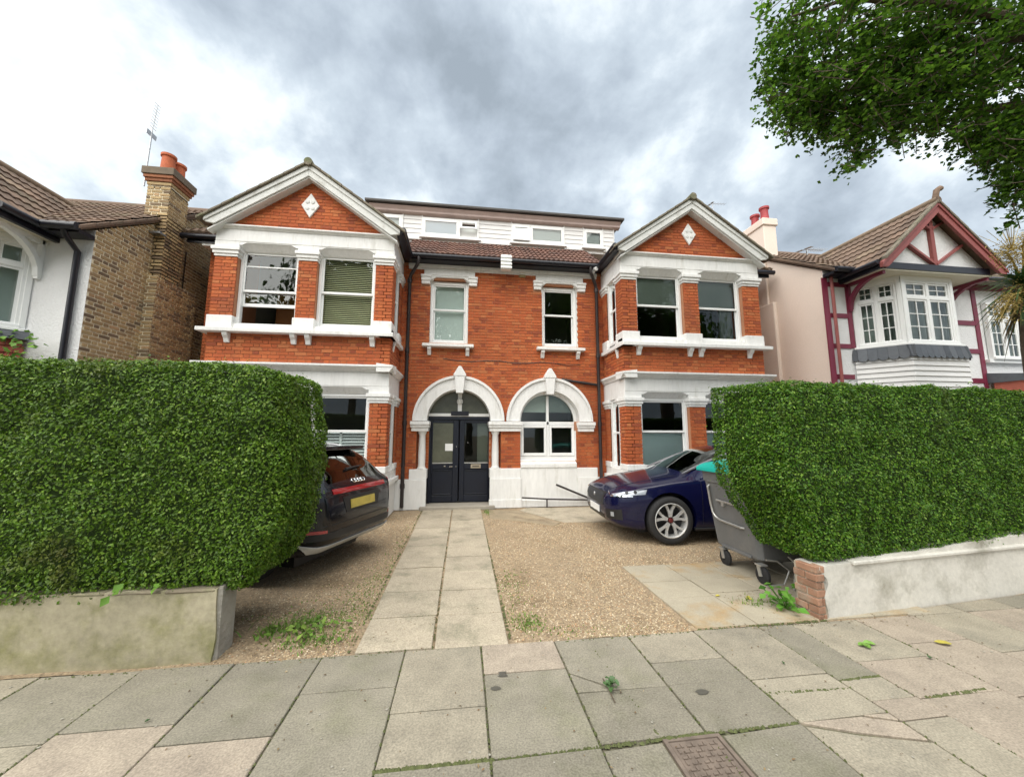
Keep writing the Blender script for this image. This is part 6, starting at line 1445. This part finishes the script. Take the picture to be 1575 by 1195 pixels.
ringp = [tuple(c+jag.ey*(.165*math.cos(t))+(Vector((0, 0, 1))*.93+jag.ex*.35)*(.165*math.sin(t))) for t in np.linspace(0, 2*math.pi, 25)]
sw_.tube(ringp, .014, 6).build('steering_wheel', trim_m, jag.t, smooth=True)
B = MB(); B.add([tuple(jag.w(*p)) for p in ((1.33, -.7, .80), (1.95, -.72, .80), (1.95, .72, .80), (1.33, .7, .80), (1.33, -.7, 1.05), (1.95, -.72, 1.0), (1.95, .72, 1.0), (1.33, .7, 1.05))], [(0,3,2,1),(4,5,6,7),(0,1,5,4),(1,2,6,5),(2,3,7,6),(3,0,4,7)]); B.build('dashboard', trim_m, jag.t)
# --- dark estate car behind the left hedge, tail towards the path
yw = R(20.5); fw_ = Vector((-math.cos(yw), math.sin(yw))); rt_ = Vector((math.sin(yw), math.cos(yw))); LS = 4.72
rear = Vector((-2.36, -3.74)); N0 = rear+fw_*LS
profS = dict(zb=[(0, .42), (.2, .27), (.6, .22), (4.1, .24), (4.45, .30), (4.62, .36), (4.72, .46)],
  zs=[(0, .74), (.1, .84), (.5, .94), (1.2, 1.03), (2.4, 1.08), (3.6, 1.12), (4.2, 1.13), (4.5, 1.10), (4.62, 1.05), (4.68, .98), (4.72, .72)],
  zt=[(0, .78), (.1, .93), (.5, 1.03), (1.1, 1.12), (1.4, 1.17), (2.2, 1.54), (2.7, 1.62), (3.6, 1.61), (4.08, 1.555), (4.22, 1.49), (4.40, 1.33), (4.56, 1.165), (4.64, 1.09), (4.69, 1.02), (4.72, .78)],
  w=[(0, .62), (.06, .75), (.2, .86), (.5, .93), (1.0, .965), (3.7, .965), (4.2, .94), (4.45, .88), (4.6, .80), (4.68, .72), (4.72, .62)],
  wt=[(0, .5), (1.3, .68), (2.2, .63), (3.4, .61), (4.1, .57), (4.4, .60), (4.72, .62)], cabin=(1.4, 4.0))
suv = Car('parked_car', 'dark blue-black estate car seen from behind, half hidden by the left hedge', (N0.x, N0.y), (-fw_.x, -fw_.y), (-rt_.x, -rt_.y), LS, profS, paint('blue_black_car_paint', (.002, .003, .007)), (.92, 3.80), .375, [(1.42, 2.2, .73), (4.13, 4.58, .735)], [(1.65, 2.5, .595, .78), (2.56, 3.4, .595, .78), (3.45, 4.0, .60, .76)])
RD = (1, 0, .08)
suv.patch('light_bar', redl_m, [(4.6, -.56, 1.045), (4.6, .56, 1.045), (4.6, .56, .985), (4.6, -.56, .985)], RD, 26, 3, .012)
for sd in (1, -1):
    suv.patch('tail_light', redl_m, [(4.4, sd*.56, 1.05), (4.1, sd*.93, 1.055), (4.1, sd*.94, .975), (4.4, sd*.56, .975)], (.72, sd*.70, .05), 10, 3, .012)
    suv.patch('reflector', redl_m, [(4.5, sd*.50, .60), (4.5, sd*.80, .61), (4.5, sd*.80, .575), (4.5, sd*.50, .565)], (.8, sd*.6, 0), 6, 2, .008)
suv.patch('number_plate', mat('yellow_number_plate', (.46, .36, .07), .5, var=.2, vscale=9), [(4.6, -.26, .885), (4.6, .26, .885), (4.6, .26, .775), (4.6, -.26, .775)], RD, 8, 2, .016)
suv.patch('plate_recess', trim_m, [(4.6, -.40, .935), (4.6, .40, .935), (4.6, .34, .74), (4.6, -.34, .74)], RD, 10, 4, .006)
suv.patch('bumper_band', trim_m, [(4.5, -.86, .565), (4.5, .86, .565), (4.5, .84, .49), (4.5, -.84, .49)], (1, 0, 0), 26, 2, .008)
suv.patch('skid_plate', mat('silver_bumper_trim', (.62, .62, .60), .35, metal=.3), [(4.5, -.86, .455), (4.5, .86, .455), (4.5, .78, .365), (4.5, -.78, .365)], (1, 0, -.25), 26, 3, .016)
q = []
for k in range(4):
    c = (4.6, (k-1.5)*.062, 1.105); P = []
    for t in np.linspace(0, 2*math.pi, 21): h_, nrm = suv.hit((4.6, c[1]+.042*math.cos(t), c[2]+.030*math.sin(t)), (1, 0, .35)); P.append(h_+nrm*.01)
    MB().tube(P, .006, 5).build('badge_ring', chrome_m, suv.t, smooth=True)
B = MB(); sp_ = [(4.02, .575, 1.565), (4.30, .56, 1.565), (4.30, -.56, 1.565), (4.02, -.575, 1.565)]; B.add([tuple(suv.w(*p)) for p in sp_]+[tuple(suv.w(a, b, z-.055)) for a, b, z in sp_], [(0,1,2,3),(7,6,5,4),(0,4,5,1),(1,5,6,2),(2,6,7,3),(3,7,4,0)]); B.build('roof_spoiler', MATS['blue_black_car_paint'], suv.t, bevel=.015, seg=2)
P = [suv.hit((a, b, 1.3), (.6, 0, .8)) for a, b in ((4.52, .10), (4.50, -.05), (4.47, -.28))]; MB().tube([p+n_*.02 for p, n_ in P], [.02, .014, .008], 6).build('wiper', trim_m, suv.t, smooth=True)
along(suv, [(4.5, b, .97) for b in np.linspace(-.7, .7, 15)], (1, 0, .08), .004, 'tailgate_seam', trim_m)
along(suv, [(4.5, b, .645) for b in np.linspace(-.8, .8, 15)], (1, 0, .0), .005, 'tailgate_seam', trim_m)
for sd in (1, -1):
    along(suv, [(4.55, sd*.70, z) for z in np.linspace(.65, .98, 6)], (.8, sd*.6, 0), .004, 'tailgate_seam', trim_m)
    P = [suv.w(a, sd*(crv(a, profS['wt'])-.02), crv(a, profS['zt'])-.03) for a in np.linspace(2.3, 4.0, 8)]; MB().tube(P, .016, 6).build('roof_rail', alu_m, suv.t, smooth=True)
# ------------------------------------------------------------------ grey wheeled bin
bn = thing('wheeled_bin', (2.9, -4.65, 0), 'big grey four-wheeled rubbish bin with a turquoise lid, half in the hedge', 'bin')
bin_m = mat('grey_bin_plastic', (.145, .148, .15), .5, var=.10, vscale=3, var2=.06, vscale2=40, stain=(2.2, (.20, .195, .18), .55, .8)); lid_m = mat('turquoise_bin_lid', (.0, .36, .30), .4, var=.06, vscale=4)
lv = [(.20, 2.47, 3.20, -4.96, -4.28), (.25, 2.41, 3.26, -5.03, -4.23), (1.08, 2.29, 3.38, -5.11, -4.20), (1.10, 2.275, 3.40, -5.125, -4.185), (1.24, 2.26, 3.41, -5.14, -4.18), (1.275, 2.25, 3.42, -5.15, -4.17)]
B = MB(); 
for z, x0, x1, y0, y1 in lv:
    c = .05; B.v += [(x0+c,y0,z),(x1-c,y0,z),(x1,y0+c,z),(x1,y1-c,z),(x1-c,y1,z),(x0+c,y1,z),(x0,y1-c,z),(x0,y0+c,z)]
B.f += [tuple(range(7, -1, -1)), tuple(range(40, 48))]+[(i*8+k, i*8+(k+1) % 8, (i+1)*8+(k+1) % 8, (i+1)*8+k) for i in range(5) for k in range(8)]
bd = B.build('body', bin_m, bn, bevel=.012, seg=2)
B = MB(); ns = 10; prof_ = [(-.5+i/ns, .13*math.sqrt(max(0, 1-(2*i/ns-1)**2*.92))) for i in range(ns+1)]
for x, sc_, zt_ in ((2.215, .55, .0), (2.23, .86, .25), (2.30, 1, .75), (2.5, 1, 1), (3.2, 1, 1), (3.40, 1, .75), (3.45, .86, .25)):
    for u, h_ in prof_: B.v.append((x, -4.665+u*1.03*(.9+.1*sc_), 1.265+.035*zt_+h_*zt_*.82))
n_ = ns+1; rows = 7
for i in range(rows-1):
    for k in range(ns): a = i*n_+k; B.f.append((a, a+1, a+n_+1, a+n_))
k0 = len(B.v)
for i in range(rows):
    B.v += [(B.v[i*n_][0], B.v[i*n_][1], 1.235), (B.v[i*n_+ns][0], B.v[i*n_+ns][1], 1.235)]
for i in range(rows-1): B.f += [(i*n_, (i+1)*n_, k0+2*i+2, k0+2*i), (i*n_+ns, (i+1)*n_+ns, k0+2*i+3, k0+2*i+1)]
B.f += [tuple(list(range(n_))+[k0+1, k0]), tuple(list(range((rows-1)*n_, rows*n_))+[k0+2*rows-1, k0+2*rows-2])]
B.build('lid', lid_m, bn, smooth=True)
BF = lambda y, z, o_=.03: (2.265+(1.24-z)*.145-o_, y, z)
MB().tube([BF(-4.335, 1.045, .0), BF(-4.33, 1.02), BF(-4.325, .80), BF(-4.335, .68), BF(-4.38, .625), BF(-4.46, .60), BF(-4.84, .585), BF(-4.86, .585, 0)], .014, 8).build('handle', steel_m, bn, smooth=True)
B = MB(); B.tube([BF(-4.45, .86, .02), BF(-4.80, .85, .02)], .014, 6); B.box(2.29, 2.33, -4.60, -4.55, .80, .86); B.build('label_bar', steel_m, bn)
MB().bar(BF(-4.30, 1.10, .005), BF(-5.08, 1.10, .005), .015, .03).build('rim_ledge', bin_m, bn, bevel=.004)
MB().bar(BF(-4.38, .255, .012), BF(-4.90, .255, .012), .02, .035).build('foot_ledge', bin_m, bn, bevel=.005)
for x, y in ((2.42, -4.40), (2.40, -5.06), (3.2, -4.40), (3.2, -5.0)):
    cs = MB().lathe([(.03, -.022), (.085, -.024), (.10, -.015), (.10, .015), (.085, .024), (.03, .022)], (x, y, .10), 'x', 20).build('castor', tyre_m, bn, smooth=True)
    MB().bar((x-.032, y, .09), (x-.032, y+.03, .215), .05, .012, (1, 0, 0)).bar((x+.032, y, .09), (x+.032, y+.03, .215), .05, .012, (1, 0, 0)).box(x-.045, x+.045, y-.03, y+.07, .205, .22).build('fork', steel_m, cs)
fr_ = thing('wire_stand', (2.62, -5.35, 0), 'bent grey wire frame on the soil under the hedge by the bin', 'wire frame')
MB().tube([(2.42, -5.14, .03), (2.62, -5.16, .05), (2.68, -5.18, .20), (2.56, -5.15, .30), (2.44, -5.13, .31)], .010, 6).tube([(2.68, -5.22, 0), (2.70, -5.25, .30), (2.66, -5.2, .36)], .010, 6).build('frame', steel_m, fr_, smooth=True)

bn.location.y += .05; bn.location.x += .09
